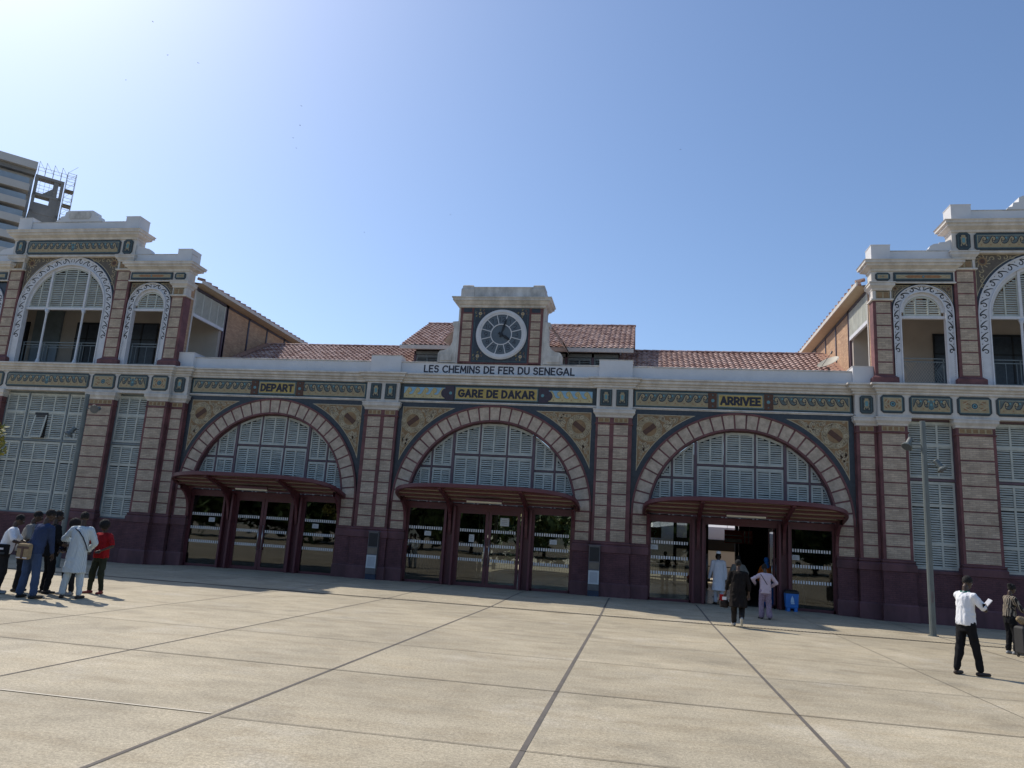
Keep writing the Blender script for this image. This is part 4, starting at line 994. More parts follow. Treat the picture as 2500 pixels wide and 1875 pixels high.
    # eaves and wing roof
    b = MB()
    xe = s*(xw-.42); xr = s*19.7
    b.add([(xe, .6, 12.12), (xe, 30, 12.12), (xr, 30, 12.95), (xr, .6, 12.95)], [(0, 1, 2, 3)], 'tile')
    b.box(*mm(xe-s*.02, xe+s*.03), .12, 30, 11.98, 12.13, 'gutter'); b.add([(xe, .15, 11.99), (xe, 30, 11.99), (s*(xw+.05), 30, 11.93), (s*(xw+.05), .15, 11.93)], [(0, 1, 2, 3)], 'soffit')
    for i in range(60): 
        y = .2+i*.5; b.tube([(xe-s*.03, y, 12.15), (xe+s*.3, y, 12.24)], .07, 'tile', 6)
    b.build('wing_roof', ST)
    # flashing at the junction of the tiled slope
    b = MB(); b.add([(s*13.84, 3.2, 9.32), (s*13.84, 6.6, 11.02), (s*13.3, 6.6, 11.04), (s*13.3, 3.2, 9.34)], [(0, 1, 2, 3)], 'orange_plain'); b.build('flashing', ST)
M['orange_plain'] = mat('terracotta_render', (.42, .24, .17), .85, .2, 3)
pavilion(1); pavilion(-1)

for a, e in ((3.80, 3.98), (5.22, 5.42), (12.98, 13.22)):
    for s in (-1, 1): b = MB(); b.box(s*a, s*e, -.02, .28, 0, 6.98, 'red'); b.build('jamb', ST)
# ------------------------------------------------------------------ entrances
def dashes(b, x0, x1, z, y, n=None):
    n = n or int((x1-x0)/.085); p = (x1-x0)/n
    for i in range(n): b.box(x0+p*i, x0+p*i+p*.56, y-.002, y, z-.055, z+.055, 'dash')
def entrance(cx, openc):
    g = .05
    en = empty('entrance'); en.parent = ST
    f = MB(); y0, y1 = .10, .22
    f.box(cx-3.26, cx+3.26, y0-.02, y1+.02, 2.86, 3.12, 'maroon'); f.box(cx-3.26, cx+3.26, y0-.05, y0-.02, 3.02, 3.10, 'maroon')
    for a, e in ((-3.30, -3.18), (-1.70, -1.22), (1.26, 1.72), (3.18, 3.30)):
        f.box(cx+a, cx+e, y0-.03, y1+.04, g, 3.0, 'maroon')
        if e-a > .3:
            for q in (a+.03, e-.11): f.box(cx+q, cx+q+.08, y0-.22, y0-.03, g, 3.0, 'maroon')
    for a, e in ((-3.18, -1.70), (1.72, 3.18)):
        f.box(cx+a, cx+e, y0, y1, g, g+.12, 'maroon'); f.box(cx+a, cx+a+.05, y0, y1, g, 2.9, 'maroon'); f.box(cx+e-.05, cx+e, y0, y1, g, 2.9, 'maroon')
    f.build('door_frame', en)
    for a, e in ((-3.13, -1.75), (1.77, 3.13)):
        b = MB(); b.box(cx+a, cx+e, .150, .156, g+.10, 2.87, 'glass'); o = b.build('side_window', en)
        b = MB()
        for z in (2.13, 1.59, 1.05): b = MB(); dashes(b, cx+a+.02, cx+e-.02, z, .146); b.build('dash_stripe', o)
    if not openc:
        for sd in (-1, 1):
            a, e = mm(sd*.01, sd*1.22); a += cx; e += cx
            b = MB(); b.box(a, e, .13, .18, g, g+.16, 'maroon'); b.box(a, e, .13, .18, 2.76, 2.86, 'maroon')
            b.box(a, a+.11, .13, .18, g+.16, 2.76, 'maroon'); b.box(e-.11, e, .13, .18, g+.16, 2.76, 'maroon'); d = b.build('door', en)
            b = MB(); b.box(a+.11, e-.11, .152, .158, g+.16, 2.76, 'glass')
            for z in (2.13, 1.59, 1.05): dashes(b, a+.13, e-.13, z, .149)
            b.build('door_glass', d)
            hx = cx+sd*.09; b = MB(); b.tube([(hx, .06, .86), (hx, .06, 1.82)], .016, 'steel', 8)
            for z in (.92, 1.76): b.tube([(hx, .06, z), (hx, .13, z)], .012, 'steel', 6)
            b.build('handle', d, smooth=True)
    else:
        for sd, ang in ((-1, 1), (1, 1)):
            x = cx+sd*1.19; b = MB()
            for z in ((g, g+.14), (2.74, 2.86)): b.box(x-.025, x+.025, .2, 1.35, z[0], z[1], 'maroon')
            b.box(x-.025, x+.025, .2, .3, g, 2.8, 'maroon'); b.box(x-.025, x+.025, 1.25, 1.35, g, 2.8, 'maroon'); d = b.build('door', en)
            b = MB(); b.box(x-.003, x+.003, .3, 1.25, g+.14, 2.74, 'glass'); b.build('door_glass', d)
            b = MB()
            for q in (-.07, .07): b.tube([(x+q, .28, .86), (x+q, .28, 1.82)], .014, 'steel', 8)
            b.build('handle', d, smooth=True)
    # canopy: rises outward, rounded corners
    def rim(t):     # t 0..1 around the D-shaped edge, left end to right end
        a = pi*(1-t); ex = 2/3.4; c, s_ = cos(a), sin(a)
        x = 3.42*math.copysign(abs(c)**ex, c); y = -.25-1.85*abs(s_)**ex
        return x, y
    def zr(y): return 3.10+.235*(-y)
    N = 72; pts = [(3.42*-1, -.02)]+[rim(i/N) for i in range(N+1)]+[(3.42, -.02)]
    b = MB(); n = len(pts); vs = []
    for x, y in pts:
        nx, ny = x/3.42, y/2.1; l = sqrt(nx*nx+ny*ny) or 1; nx /= l; ny /= l
        for o, dz in ((-.08, -.035), (.03, -.035), (.045, -.02), (.045, .10), (.03, .115), (-.08, .115)): vs.append((cx+x+nx*o, y+ny*o, zr(y)+dz))
    fs = [(6*i+j, 6*i+6+j, 6*i+6+(j+1) % 6, 6*i+(j+1) % 6) for i in range(n-1) for j in range(6)]
    b.add(vs, fs, 'maroon')
    ca = b.build('canopy', en)
    for nm, dz, mt_ in (('canopy_top', .10, 'maroon'), ('soffit', .055, 'soffit')):
        b = MB(); vs = [(cx+x*.985, y*.985, zr(y)+dz) for x, y in pts]; n_ = len(vs); vs += [(cx+x*.985, -.02, zr(-.02)+dz) for x, y in pts]
        b.add(vs, [(i, i+1, n_+i+1, n_+i) for i in range(n_-1)], mt_); b.build(nm, ca)
    b = MB()      # purlins and cantilever brackets
    def halfw(y):
        lo = 3.42
        for x, yy in pts:
            if abs(yy-y) < .06 or yy < y: 
                return abs(x)-.05
        return 3.3
    for y in (-.30, -.78, -1.26, -1.70):
        hw = halfw(y); z = zr(y)
        b.box(cx-hw, cx+hw, y-.035, y+.035, z-.03, z+.05, 'maroon')
    for x in (-1.46, 1.48):
        vs = []
        for y, d in ((-.02, .42), (-.3, .24), (-.8, .12), (-1.4, .09), (-2.0, .07)):
            for q in (-.06, .06): vs += [(cx+x+q, y, zr(y)+.05), (cx+x+q, y, zr(y)-d)]
        b.add(vs, [(4*i, 4*i+1, 4*i+5, 4*i+4) for i in range(4)]+[(4*i+2, 4*i+6, 4*i+7, 4*i+3) for i in range(4)]+[(4*i+1, 4*i+3, 4*i+7, 4*i+5) for i in range(4)]+[(16, 17, 19, 18)], 'maroon')
    b.build('purlins', ca)
    for x in (-3.24, -1.46, 1.48, 3.24):
        b = MB(); C_ = [(-.02, 1.95), (-.06, 2.1), (-.12, 2.45), (-.22, 2.7), (-.42, 2.92), (-.7, 3.07)]; O_ = [(-.0, 1.95), (-.0, 2.2), (-.0, 2.6), (-.02, 2.9), (-.2, 3.1), (-.7, zr(-.7)+.05)]
        vs = [(cx+x+q, y, z) for q in (-.05, .05) for y, z in C_+O_]; k = 6
        fs = [(i, i+1, 6+i+1, 6+i) for i in range(5)]+[(12+i, 18+i, 18+i+1, 12+i+1) for i in range(5)]+[(i, 12+i, 13+i, i+1) for i in range(5)]
        b.add(vs, fs, 'maroon'); b.build('bracket', ca)
    b = MB(); b.box(cx-.62, cx+.72, -1.24, -1.12, zr(-1.18)-.20, zr(-1.18)-.12, 'maroon'); b.tube([(cx-.60, -1.18, zr(-1.18)-.22), (cx+.70, -1.18, zr(-1.18)-.22)], .045, 'tube', 10); b.build('lamp', ca)
    return en
entrance(-9.2, False); entrance(0, False); entrance(9.2, True)
def notice(x, z, w_, h, label):
    b = MB(); b.box(-w_/2, w_/2, -.003, 0, 0, h, 'cabwhite')
    for i in range(3): b.box(-w_*.3, w_*.3, -.0045, -.003, h*(.25+.2*i), h*(.29+.2*i), 'cabgrey')
    for q in (-1, 1): b.disc(q*w_*.4, h*.85, .012, -.005, 'ink', 6)
    o = b.build('notice', None); o.location = (x, .143, z); tag(o, label, 'notice', 'paper notices stuck to the station glazing')
notice(-11.42, 1.84, .26, .17, 'white notice on the left side window of the DEPART doorway')
notice(-6.95, 1.84, .26, .17, 'white notice on the right side window of the DEPART doorway')
notice(-2.35, 1.84, .26, .17, 'white notice on the left side window of the middle doorway')
notice(2.5, 1.80, .27, .17, 'white notice on the right side window of the middle doorway')
notice(-.62, 1.70, .2, .28, 'small upright notice on the left leaf of the middle double door')
notice(.62, 2.36, .34, .30, 'large white notice high on the right leaf of the middle double door')
notice(6.2, 1.86, .26, .17, 'white notice on the left side window of the ARRIVEE doorway')
notice(11.1, 1.80, .26, .17, 'white notice on the right side window of the ARRIVEE doorway')

# ------------------------------------------------------------------ hall seen through the glass
hall = empty('hall'); hall.parent = ST
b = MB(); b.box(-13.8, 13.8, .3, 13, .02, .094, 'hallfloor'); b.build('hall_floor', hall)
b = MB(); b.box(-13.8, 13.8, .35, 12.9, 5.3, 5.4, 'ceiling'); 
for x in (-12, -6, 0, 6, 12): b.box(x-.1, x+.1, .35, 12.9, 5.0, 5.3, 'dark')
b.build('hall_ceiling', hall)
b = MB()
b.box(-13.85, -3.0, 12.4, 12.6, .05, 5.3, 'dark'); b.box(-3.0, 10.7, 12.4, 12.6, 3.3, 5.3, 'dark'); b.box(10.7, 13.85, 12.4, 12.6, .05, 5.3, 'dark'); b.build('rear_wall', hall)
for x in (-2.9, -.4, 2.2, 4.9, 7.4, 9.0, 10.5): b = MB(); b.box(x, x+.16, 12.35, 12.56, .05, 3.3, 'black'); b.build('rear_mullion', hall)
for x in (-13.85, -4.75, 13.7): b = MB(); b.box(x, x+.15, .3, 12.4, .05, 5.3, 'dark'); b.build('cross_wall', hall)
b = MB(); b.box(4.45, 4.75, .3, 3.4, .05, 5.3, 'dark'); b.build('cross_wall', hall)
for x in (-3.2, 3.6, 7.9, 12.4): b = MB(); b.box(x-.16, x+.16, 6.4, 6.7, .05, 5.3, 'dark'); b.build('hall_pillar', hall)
# red hanging boards
M['signred'] = mat('red_board', (.35, .035, .03), .5, .1, 5)
def board(x, y, z, w_, h, txt, label, kind=0):
    b = MB(); b.box(-w_/2, w_/2, -.02, .02, 0, h, 'signred')
    for q in (-.4, .4): b.tube([(q*w_, 0, h), (q*w_, 0, 5.3-z)], .01, 'steel', 5)
    if txt: lettering(b, txt, -.09, .09, h*.25, h*.5, -.026, .04, 'cabwhite')
    else:
        b.box(-w_/2+.03, w_*.12, -.024, -.02, h*.55, h*.62, 'cabwhite'); b.box(-w_/2+.03, w_*.12, -.024, -.02, h*.08, h*.34, 'cabwhite'); b.box(w_*.2, w_*.24, -.024, -.02, .03, h-.03, 'cabwhite'); b.box(w_*.34, w_*.38, -.024, -.02, .03, h-.03, 'cabwhite'); b.box(w_*.2, w_*.45, -.0245, -.02, h*.5, h*.56, 'cabwhite')
    o = b.build('hanging_sign', None); o.location = (x, y, z); tag(o, label, 'sign')
board(6.25, 3.2, 2.32, .55, .42, '?', 'dark red hanging sign with a question mark inside the ARRIVEE hall')
board(10.15, 8.2, 2.35, 1.25, .60, '', 'red and white ticket office sign hanging deep in the ARRIVEE hall')
# crowd barriers
def barrier(x, y, rz, L, label):
    b = MB(); 
    for z in (.22, 1.02): b.tube([(-L/2, 0, z), (L/2, 0, z)], .018, 'black', 6)
    for q in (-L/2, L/2): b.tube([(q, 0, .0), (q, 0, 1.02)], .02, 'black', 6); b.tube([(q, -.25, .01), (q, .25, .01)], .02, 'black', 6)
    fr = b.build('crowd_barrier', None); fr.location = (x, y, .08); fr.rotation_euler = (0, 0, rz)
    b = MB(); k = int(L/.13)
    for i in range(1, k): b.tube([(-L/2+L*i/k, 0, .22), (-L/2+L*i/k, 0, 1.02)], .008, 'black', 5)
    b.build('bars', fr); tag(fr, label, 'barrier', 'crowd barriers inside the hall')
barrier(-2.4, .9, 0, 1.9, 'black steel crowd barrier behind the left glass of the middle doorway')
barrier(-.75, 1.8, R_(70), 1.6, 'black steel crowd barrier turned edge-on behind the middle double door')
# beyond the rear opening: platform fence, planting, white train
M['soffit2'] = M['soffit']; M['train'] = mat('white_train_paint', (.72, .74, .76), .3, .06, .5); M['leaf'] = mat('shrub_leaf', (.07, .12, .035), .7, .4, 3); M['leaf2'] = mat('yellow_green_leaf', (.16, .17, .03), .7, .4, 3)
M['bark'] = mat('bark', (.10, .075, .055), .9, .3, 5)
tr_ = empty('train', (14.5, 24, 0)); tag(tr_, 'white train standing at the platform beyond the ARRIVEE hall', 'train')
b = MB(); prof = [(-1.4, .3), (-1.5, 1.0), (-1.5, 2.6), (-1.2, 3.5), (-.5, 3.9), (.5, 3.9), (1.2, 3.5), (1.5, 2.6), (1.5, 1.0), (1.4, .3)]
L_ = [-10, -9, -8, -6.5, 14]; K = [(.2, .55), (.55, .75), (.8, .92), (1, 1), (1, 1)]
vs = [(x, y*k[0], .3+(z-.3)*k[1]) for x, k in zip(L_, K) for y, z in prof]
b.add(vs, [(10*i+j, 10*i+(j+1) % 10, 10*i+10+(j+1) % 10, 10*i+10+j) for i in range(4) for j in range(10)]+[tuple(range(10))], 'train'); b.build('body', tr_, smooth=False)
b = MB()
b.box(-6.5, 13.9, -1.53, -1.49, 2.0, 2.7, 'black')
b.build('window_band', tr_)
b = MB()
for i in range(10): b.tube([(-7+i*2, 0, .45), (-7+i*2, .1, .45)], .42, 'black', 14)
b.build('wheels', tr_)
fe = empty('platform_fence', (0, 17, 0)); tag(fe, 'black railing along the platform seen through the middle doorway', 'fence')
b = MB(); b.tube([(-3, 0, 1.1), (16, 0, 1.1)], .03, 'black', 6); b.tube([(-3, 0, .15), (16, 0, .15)], .02, 'black', 6); b.build('rails', fe)
b = MB()
for i in range(126): b.box(-3+i*.15, -2.985+i*.15, -.01, .01, .1, 1.1, 'black')
b.build('bars', fe)
M['canopyroof'] = mat('platform_roof_metal', (.35, .36, .37), .6, .1, 1)
pc = empty('platform_canopy', (6, 17, 0)); tag(pc, 'grey metal roof over the platforms behind the station', 'platform roof')
b = MB(); b.box(-12, 14, -3.6, 3.5, 4.6, 4.75, 'canopyroof'); b.build('roof', pc)
for i in range(4): 
    b = MB(); b.box(-9+i*6, -8.8+i*6, -.1, .1, 0, 4.6, 'canopyroof'); b.build('post', pc)
# ------------------------------------------------------------------ street furniture
def light_mast(x, y, heads, label):
    o = empty('light_mast', (x, y, gz(x, y))); tag(o, label, 'lamp post', 'floodlight masts at the two ends of the facade')
    b = MB(); b.tube([(0, 0, 0), (0, 0, 2.0), (0, 0, 5.0), (0, 0, 6.0)], .09, 'polegreen', 12, [.088, .085, .078, .075]); b.tube([(0, 0, 0), (0, 0, .02)], .14, 'polegreen', 12)
    b.box(-.035, .035, -.092, -.08, .9, 1.2, 'cabgrey'); b.build('pole', o, smooth=False)
    for side, z, az, el, r in heads:
        b = MB(); b.tube([(0, 0, 0), (side*.36, 0, .0)], .022, 'polegreen', 8); b.tube([(0, 0, .12), (side*.2, 0, .14), (side*.38, 0, .05)], .006, 'black', 5)
        h = b.build('bracket', o); h.location = (0, 0, z)
        d = Vector((sin(az)*cos(el), -cos(az)*cos(el), sin(el))); c = Vector((side*.42, 0, z))
        b = MB(); b.tube([c-d*.24, c-d*.22, c+d*.02, c+d*.04, c+d*.10, c+d*.11], .1, 'polegreen', 16, [.05, .075, .085, .13, .155, .15]); k = b.build('floodlight', o, smooth=False)
        b = MB(); b.tube([c+d*.112, c+d*.118], r, 'glasslens', 16, [.13, .13]); b.build('lens', k)
    return o
M['glasslens'] = mat('lamp_lens', (.10, .11, .12), .1, .1, 6)
light_mast(13.70, -4.98, [(-1, 5.30, -.9, -.9, .1), (1, 4.68, .9, -1.0, .1)], 'grey floodlight mast standing on the right of the square before the shuttered window')
light_mast(-13.78, -5.0, [(1, 5.48, .2, -.25, .1), (-1, 4.60, -.7, -1.0, .1)], 'grey floodlight mast on the left before the brick pier, above the group of men')
def cabinet(x, label):
    o = empty('display_cabinet', (x, -.24, 0)); tag(o, label, 'cabinet', 'narrow cabinets on the piers between the doorways')
    b = MB(); b.box(-.20, .20, -.12, .12, .28, 1.86, 'cabgrey'); b.box(-.215, .215, -.135, .12, 1.84, 1.88, 'cabgrey'); b.box(-.2, .2, -.1, .1, .02, .30, 'cabbase'); b.build('housing', o, bevel=.006)
    b = MB(); b.box(-.175, .175, -.126, -.12, 1.30, 1.80, 'black'); b.build('dark_pane', o)
    b = MB(); b.box(-.185, .185, -.124, -.12, 1.03, 1.26, 'tancab'); b.build('tan_panel', o)
    b = MB(); b.box(-.19, .19, -.15, -.12, .50, .98, 'cabwhite'); b.box(-.14, .14, -.154, -.15, .56, .92, 'cabgl'); b.build('meter_door', o)
    b = MB(); b.box(-.165, -.155, -.158, -.15, .72, .78, 'steel'); b.build('latch', o)
M['tancab'] = mat('tan_board', (.20, .16, .12), .7, .2, 6); M['cabgl'] = mat('cabinet_inset', (.42, .44, .46), .4, .1, 6)
cabinet(4.07, 'narrow dark cabinet with white lower door between the middle and ARRIVEE doorways')
cabinet(-4.33, 'narrow dark cabinet with white lower door between the DEPART and middle doorways')
# bin
bn = empty('waste_bin', (10.84, -.38, gz(10.84, -.38))); tag(bn, 'blue plastic litter bin with a black lid at the right of the open ARRIVEE doorway', 'bin')
M['binblue'] = mat('bin_blue_plastic', (.03, .17, .52), .5, .15, 4); M['binmark'] = mat('bin_pale_mark', (.45, .6, .75), .5, .1, 5)
b = MB(); b.crown(-.19, .19, -.15, .15, [(-.03, .10), (0, .14), (.025, .60)], 'binblue')
for q in (-1, 1): b.box(q*.17, q*.07, -.15, .15, 0, .12, 'binblue'); b.box(q*.2, q*.18, -.12, .12, .15, .5, 'binblue')
b.build('body', bn)
b = MB(); b.crown(-.20, .20, -.17, .17, [(.01, .59), (.02, .60), (.02, .66), (-.04, .71)], 'black'); b.build('lid', bn)
b = MB(); b.sheet([(-.06, .30), (.06, .30), (.045, .42), (.0, .53), (-.045, .42)], -.19, 'binmark'); b.sheet([(-.05, .25), (.07, .25), (.07, .29), (-.05, .29)], -.188, 'binmark'); b.build('emblem', bn)
# satellite dish on the tiled slope
ds = empty('satellite_dish', (12.85, 2.15, 8.8)); tag(ds, 'pale satellite dish propped behind the parapet on the right tiled roof', 'satellite dish')
b = MB(); vs = []; ax = Vector((-.45, -.42, .78)).normalized(); aa = ax.cross(Vector((0, 1, 0))).normalized(); bb_ = ax.cross(aa)
for i in range(5):
    r = .44*i/4
    for k in range(20): vs.append(Vector((0, 0, .66))+aa*r*cos(2*pi*k/20)+bb_*r*.9*sin(2*pi*k/20)+ax*(.45*r*r))
b.add(vs, [(20*i+k, 20*i+(k+1) % 20, 20*i+20+(k+1) % 20, 20*i+20+k) for i in range(4) for k in range(20)], 'dish'); b.build('reflector', ds, smooth=True)
b = MB(); b.tube([(0, 0, -.2), (0, 0, .5)], .03, 'cabgrey', 8); b.tube([(-.4, 0, .35), (.1, -.05, 1.1)], .012, 'cabgrey', 6); b.tube([(.08, -.05, 1.05), (.12, -.05, 1.15)], .035, 'cabgrey', 8); b.build('mount', ds)

# ------------------------------------------------------------------ high block under construction, far left
OX, OY = -81.7, 58.0; ux, uy = .68, .733; nx_, ny_ = .733, -.68
ang = atan2(uy, ux)
tb = empty('apartment_tower', (OX, OY, 0)); tb.rotation_euler = (0, 0, ang); tag(tb, 'pale grey apartment tower with rounded balcony bands and blue glass rails behind the left end', 'tower block')
b = MB(); b.box(-34, -.0, 1.2, 22, 0, 49.2, 'conc'); b.box(-34.2, .1, -.3, 22.2, 49.9, 51.05, 'conc'); b.box(-34, 0, .3, 22, 49.2, 49.9, 'concd'); b.build('core', tb)
z = 47.2; i = 0
while z > 4:
    b = MB(); b.box(-34, -.4, -1.0, 1.2, z-1.05, z-.15, 'conc'); b.box(-34, -.4, -1.0, 1.25, z-.15, z, 'conc'); b.box(-33.9, -.5, -.86, -.8, z-.02, z+.02, 'steel'); s_ = b.build('balcony', tb)
    b = MB(); b.box(-33.9, -.55, -.90, -.86, z, z+.85, 'balglass'); b.build('glass_rail', s_)
    b = MB()
    for k in range(8): b.box(-33+k*4.1, -30.6+k*4.1, 1.14, 1.2, z+.05, z+1.55, 'balglass')
    b.build('windows', s_)
    z -= 2.5
cf = empty('building_frame', (OX, OY, 0)); cf.rotation_euler = (0, 0, ang); tag(cf, 'unfinished raw concrete frame with open storeys joined to the tower', 'building site')
b = MB()
for z in (49.4, 46.7, 44.0, 41.3, 38.6, 36, 33): b.box(.12, 3.75, .2, 1.6 if z > 46 else 9, z-.42, z, 'concd')
for x in (.12, 3.35):
    for y in (.2, 8.6): b.box(x, x+.4, y, y+.4, 0, 49 if y < 1 else 44, 'concd')
b.box(2.5, 3.1, .3, 1.2, 40, 49, 'concd'); b.build('slabs', cf)
b = MB(); b.box(.5, 3.35, 8.4, 8.6, 30, 44.0, 'concd'); b.prism([(1.3, 46.7), (2.6, 46.7), (2.6, 48.0)], .3, .6, 'concd'); b.box(.12, 3.7, .25, .4, 30, 45.2, 'concd'); b.box(2.3, 3.7, .25, .4, 45.2, 46.4, 'concd'); b.build('infill_wall', cf)
b = MB()
for z in (46.9, 47.4, 47.9): b.tube([(.3, .3, z), (3.4, .3, z)], .025, 'scaff', 5)
for x in (.8, 1.4, 2.0, 2.6): b.tube([(x, .3, 46.7), (x, .3, 48.9)], .02, 'scaff', 5)
b.build('guard_rail', cf)
sc = empty('scaffold', (OX, OY, 0)); sc.rotation_euler = (0, 0, ang); tag(sc, 'thin steel scaffold rising beside and above the raw concrete frame', 'scaffolding')
b = MB()
for x in (3.95, 5.05):
    for y in (-.2, 1.2): b.tube([(x, y, 20), (x, y, 50.9)], .035, 'scaff', 5)
z = 30
while z < 51:
    for y in (-.2, 1.2): b.tube([(3.95, y, z), (5.05, y, z)], .03, 'scaff', 5)
    for x in (3.95, 5.05): b.tube([(x, -.2, z), (x, 1.2, z)], .03, 'scaff', 5)
    b.tube([(3.95, -.2, z), (5.05, -.2, z+1.3)], .02, 'scaff', 5); z += 1.3
for x in (.3, 1.2, 2.2, 3.2):
    b.tube([(x, .0, 49.4), (x, .0, 51.4)], .03, 'scaff', 5); b.tube([(x, 1.0, 49.4), (x, 1.0, 51.0)], .03, 'scaff', 5); b.tube([(x, 0, 51.4), (x+.9, .0, 50.0)], .02, 'scaff', 5)
for z in (50.0, 50.5): b.tube([(.2, 0, z), (5.0, -.1, z)], .025, 'scaff', 5)
b.build('tubes', sc)
for z in (48.2, 45.9, 43.6, 41.2, 39): b = MB(); b.box(3.95, 5.05, -.25, 1.25, z-.08, z+.04, 'plank'); b.build('platform', sc)

# ------------------------------------------------------------------ trees
def tree(name, loc, h, r, label, cat='tree', group=None, n=1500, leafs=.12, mats=('leaf', 'leaf2'), seed=1, trunk_h=.45, clump=14):
    rnd = random.Random(seed); o = empty(name, loc); tag(o, label, cat, group)
    b = MB(); b.tube([(0, 0, 0), (.05, .02, h*trunk_h*.5), (-.04, .05, h*trunk_h), (0, 0, h*.75)], .1, 'bark', 8, [.035*h*.6, .025*h*.6, .02*h*.6, .008*h])
    cl = []
    for i in range(clump):
        a = rnd.uniform(0, 2*pi); e = rnd.uniform(-.5, 1); q = rnd.uniform(.35, 1)*r
        c = Vector((cos(a)*q*sqrt(max(0, 1-e*e*.6)), sin(a)*q*sqrt(max(0, 1-e*e*.6)), h*(trunk_h+.28)+e*(h*(1-trunk_h)*.42))); cl.append((c, rnd.uniform(.28, .5)*r))
        b.tube([(0, 0, h*trunk_h*rnd.uniform(.7, 1.2)), tuple(c*.55+Vector((0, 0, h*trunk_h*.45))), tuple(c)], .03, 'bark', 5, [.012*h, .007*h, .003*h])
    b.build('trunk', o)
    b = MB()
    for i in range(n):
        c, rr = rnd.choice(cl); d = Vector((rnd.gauss(0, 1), rnd.gauss(0, 1), rnd.gauss(0, .8))).normalized()*rr*rnd.random()**.4
        p = c+d; t = Vector((rnd.gauss(0, 1), rnd.gauss(0, 1), rnd.gauss(0, 1))).normalized(); q = t.orthogonal().normalized(); s_ = leafs*rnd.uniform(.6, 1.4)
        b.add([p-t*s_, p+q*s_*.45, p+t*s_, p-q*s_*.45], [(0, 1, 2, 3)], mats[0] if rnd.random() < .75 else mats[1])
    b.build('crown', o); return o
M['leaf3'] = mat('olive_yellow_leaf', (.26, .25, .06), .7, .4, 3)
tree('young_tree', (-11.12, -12.4, 0), 4.1, .95, 'yellow green leafy tree cut by the left edge of the picture', n=2600, leafs=.07, mats=('leaf3', 'leaf2'), seed=3, trunk_h=.42)
for i in range(17):
    x = -62+i*8.0; y = -58-7*(i % 2)-random.Random(i).uniform(0, 3); h = 10+2.5*random.Random(i+5).random()
    tree('shade_tree', (x, y, 0), h, 6.2, 'broad shade tree on the far side of the square behind the photographer', group='trees on the far side of the square', n=2200, leafs=.85, seed=10+i, trunk_h=.14, mats=('leaf', 'leaf'), clump=22)
for i, (x, h) in enumerate(((-14, 6.5), (-9, 7), (-4, 6), (1, 7), (6, 6.5), (11, 7.5), (17, 7), (23, 7.5))):
    tree('platform_tree', (x, 34+(i % 2)*3, 0), h, 3.6, 'bushy tree beyond the railway tracks behind the station', group='trees beyond the railway tracks', n=1800, leafs=.45, seed=50+i, trunk_h=.12, clump=18)
for i, (x, y, h) in enumerate(((-1.5, 20, 3.2), (2.2, 21, 2.8), (4.8, 19.5, 2.4))):
    tree('platform_shrub', (x, y, 0), h, 1.3, 'leafy shrub behind the platform railing', 'shrub', 'shrubs behind the platform railing', n=900, leafs=.16, seed=30+i, trunk_h=.2)

# ------------------------------------------------------------------ birds
M['bird'] = mat('dark_bird', (.04, .04, .045), .8, .1, 4)
for i, (px, py, dist) in enumerate(((330, 47, 70), (362, 119, 65), (428, 136, 60), (272, 173, 75), (651, 229, 70), (648, 271, 60), (633, 298, 66), (640, 320, 72), (1470, 323, 75), (973, 464, 80), (787, 502, 70))):
    sx, sy = px*2500/2212, py*2500/2212; d = (Fv+Rv*((sx-1250)/FOC)-Uv*((sy-937.5)/FOC)).normalized(); p = CAM+d*dist
    b = MB(); b.tube([(-.16, 0, 0), (-.05, 0, .02), (.08, 0, .02), (.18, 0, 0)], .04, 'bird', 6, [.01, .04, .04, .01])
    for q in (-1, 1): b.add([(-.04, q*.03, .02), (.08, q*.03, .02), (.06, q*.18, .10), (-.02, q*.34, .05), (-.06, q*.2, .06)], [(0, 1, 2, 3, 4)], 'bird')
    o = b.build('bird', None); o.location = p; o.scale = (.28, .28, .28); o.rotation_euler = (0, 0, i*1.3); tag(o, 'tiny dark bird flying high in the open sky', 'bird', 'birds over the station')
# ------------------------------------------------------------------ people
def capsule(vs, fs, a, b_, ra, rb, n=10, sx=1., k0=None):
    a = Vector(a); b_ = Vector(b_); d = b_-a; L = d.length
    if L < 1e-6: d = Vector((0, 0, 1)); L = 1e-6
    d = d.normalized(); u = d.orthogonal().normalized(); v = d.cross(u); k = len(vs)
    rings = []
    for t in (-80, -50, -20, 0): rings.append((a+d*ra*sin(R_(t)), ra*cos(R_(t))))
    for t in (0, 20, 50, 80): rings.append((b_+d*rb*sin(R_(t)), rb*cos(R_(t))))
    for c, r in rings:
        for i in range(n): vs.append(c+u*r*cos(2*pi*i/n)+v*r*sin(2*pi*i/n))
    for j in range(len(rings)-1):
        for i in range(n): fs.append((k+j*n+i, k+j*n+(i+1) % n, k+(j+1)*n+(i+1) % n, k+(j+1)*n+i))
    fs.append(tuple(k+i for i in range(n-1, -1, -1))); fs.append(tuple(k+(len(rings)-1)*n+i for i in range(n)))
def ellip(vs, fs, c, r, rot=None, n=14, m_=9):
    k = len(vs); c = Vector(c)
    for j in range(m_+1):
        t = -pi/2+pi*(.03+.94*j/m_)
        for i in range(n):
            p = Vector((r[0]*cos(t)*cos(2*pi*i/n), r[1]*cos(t)*sin(2*pi*i/n), r[2]*sin(t)))
            if rot: p = rot @ p
            vs.append(c+p)
    for j in range(m_):
        for i in range(n): fs.append((k+j*n+i, k+j*n+(i+1) % n, k+(j+1)*n+(i+1) % n, k+(j+1)*n+i))
    fs.append(tuple(k+i for i in range(n-1, -1, -1))); fs.append(tuple(k+m_*n+i for i in range(n)))
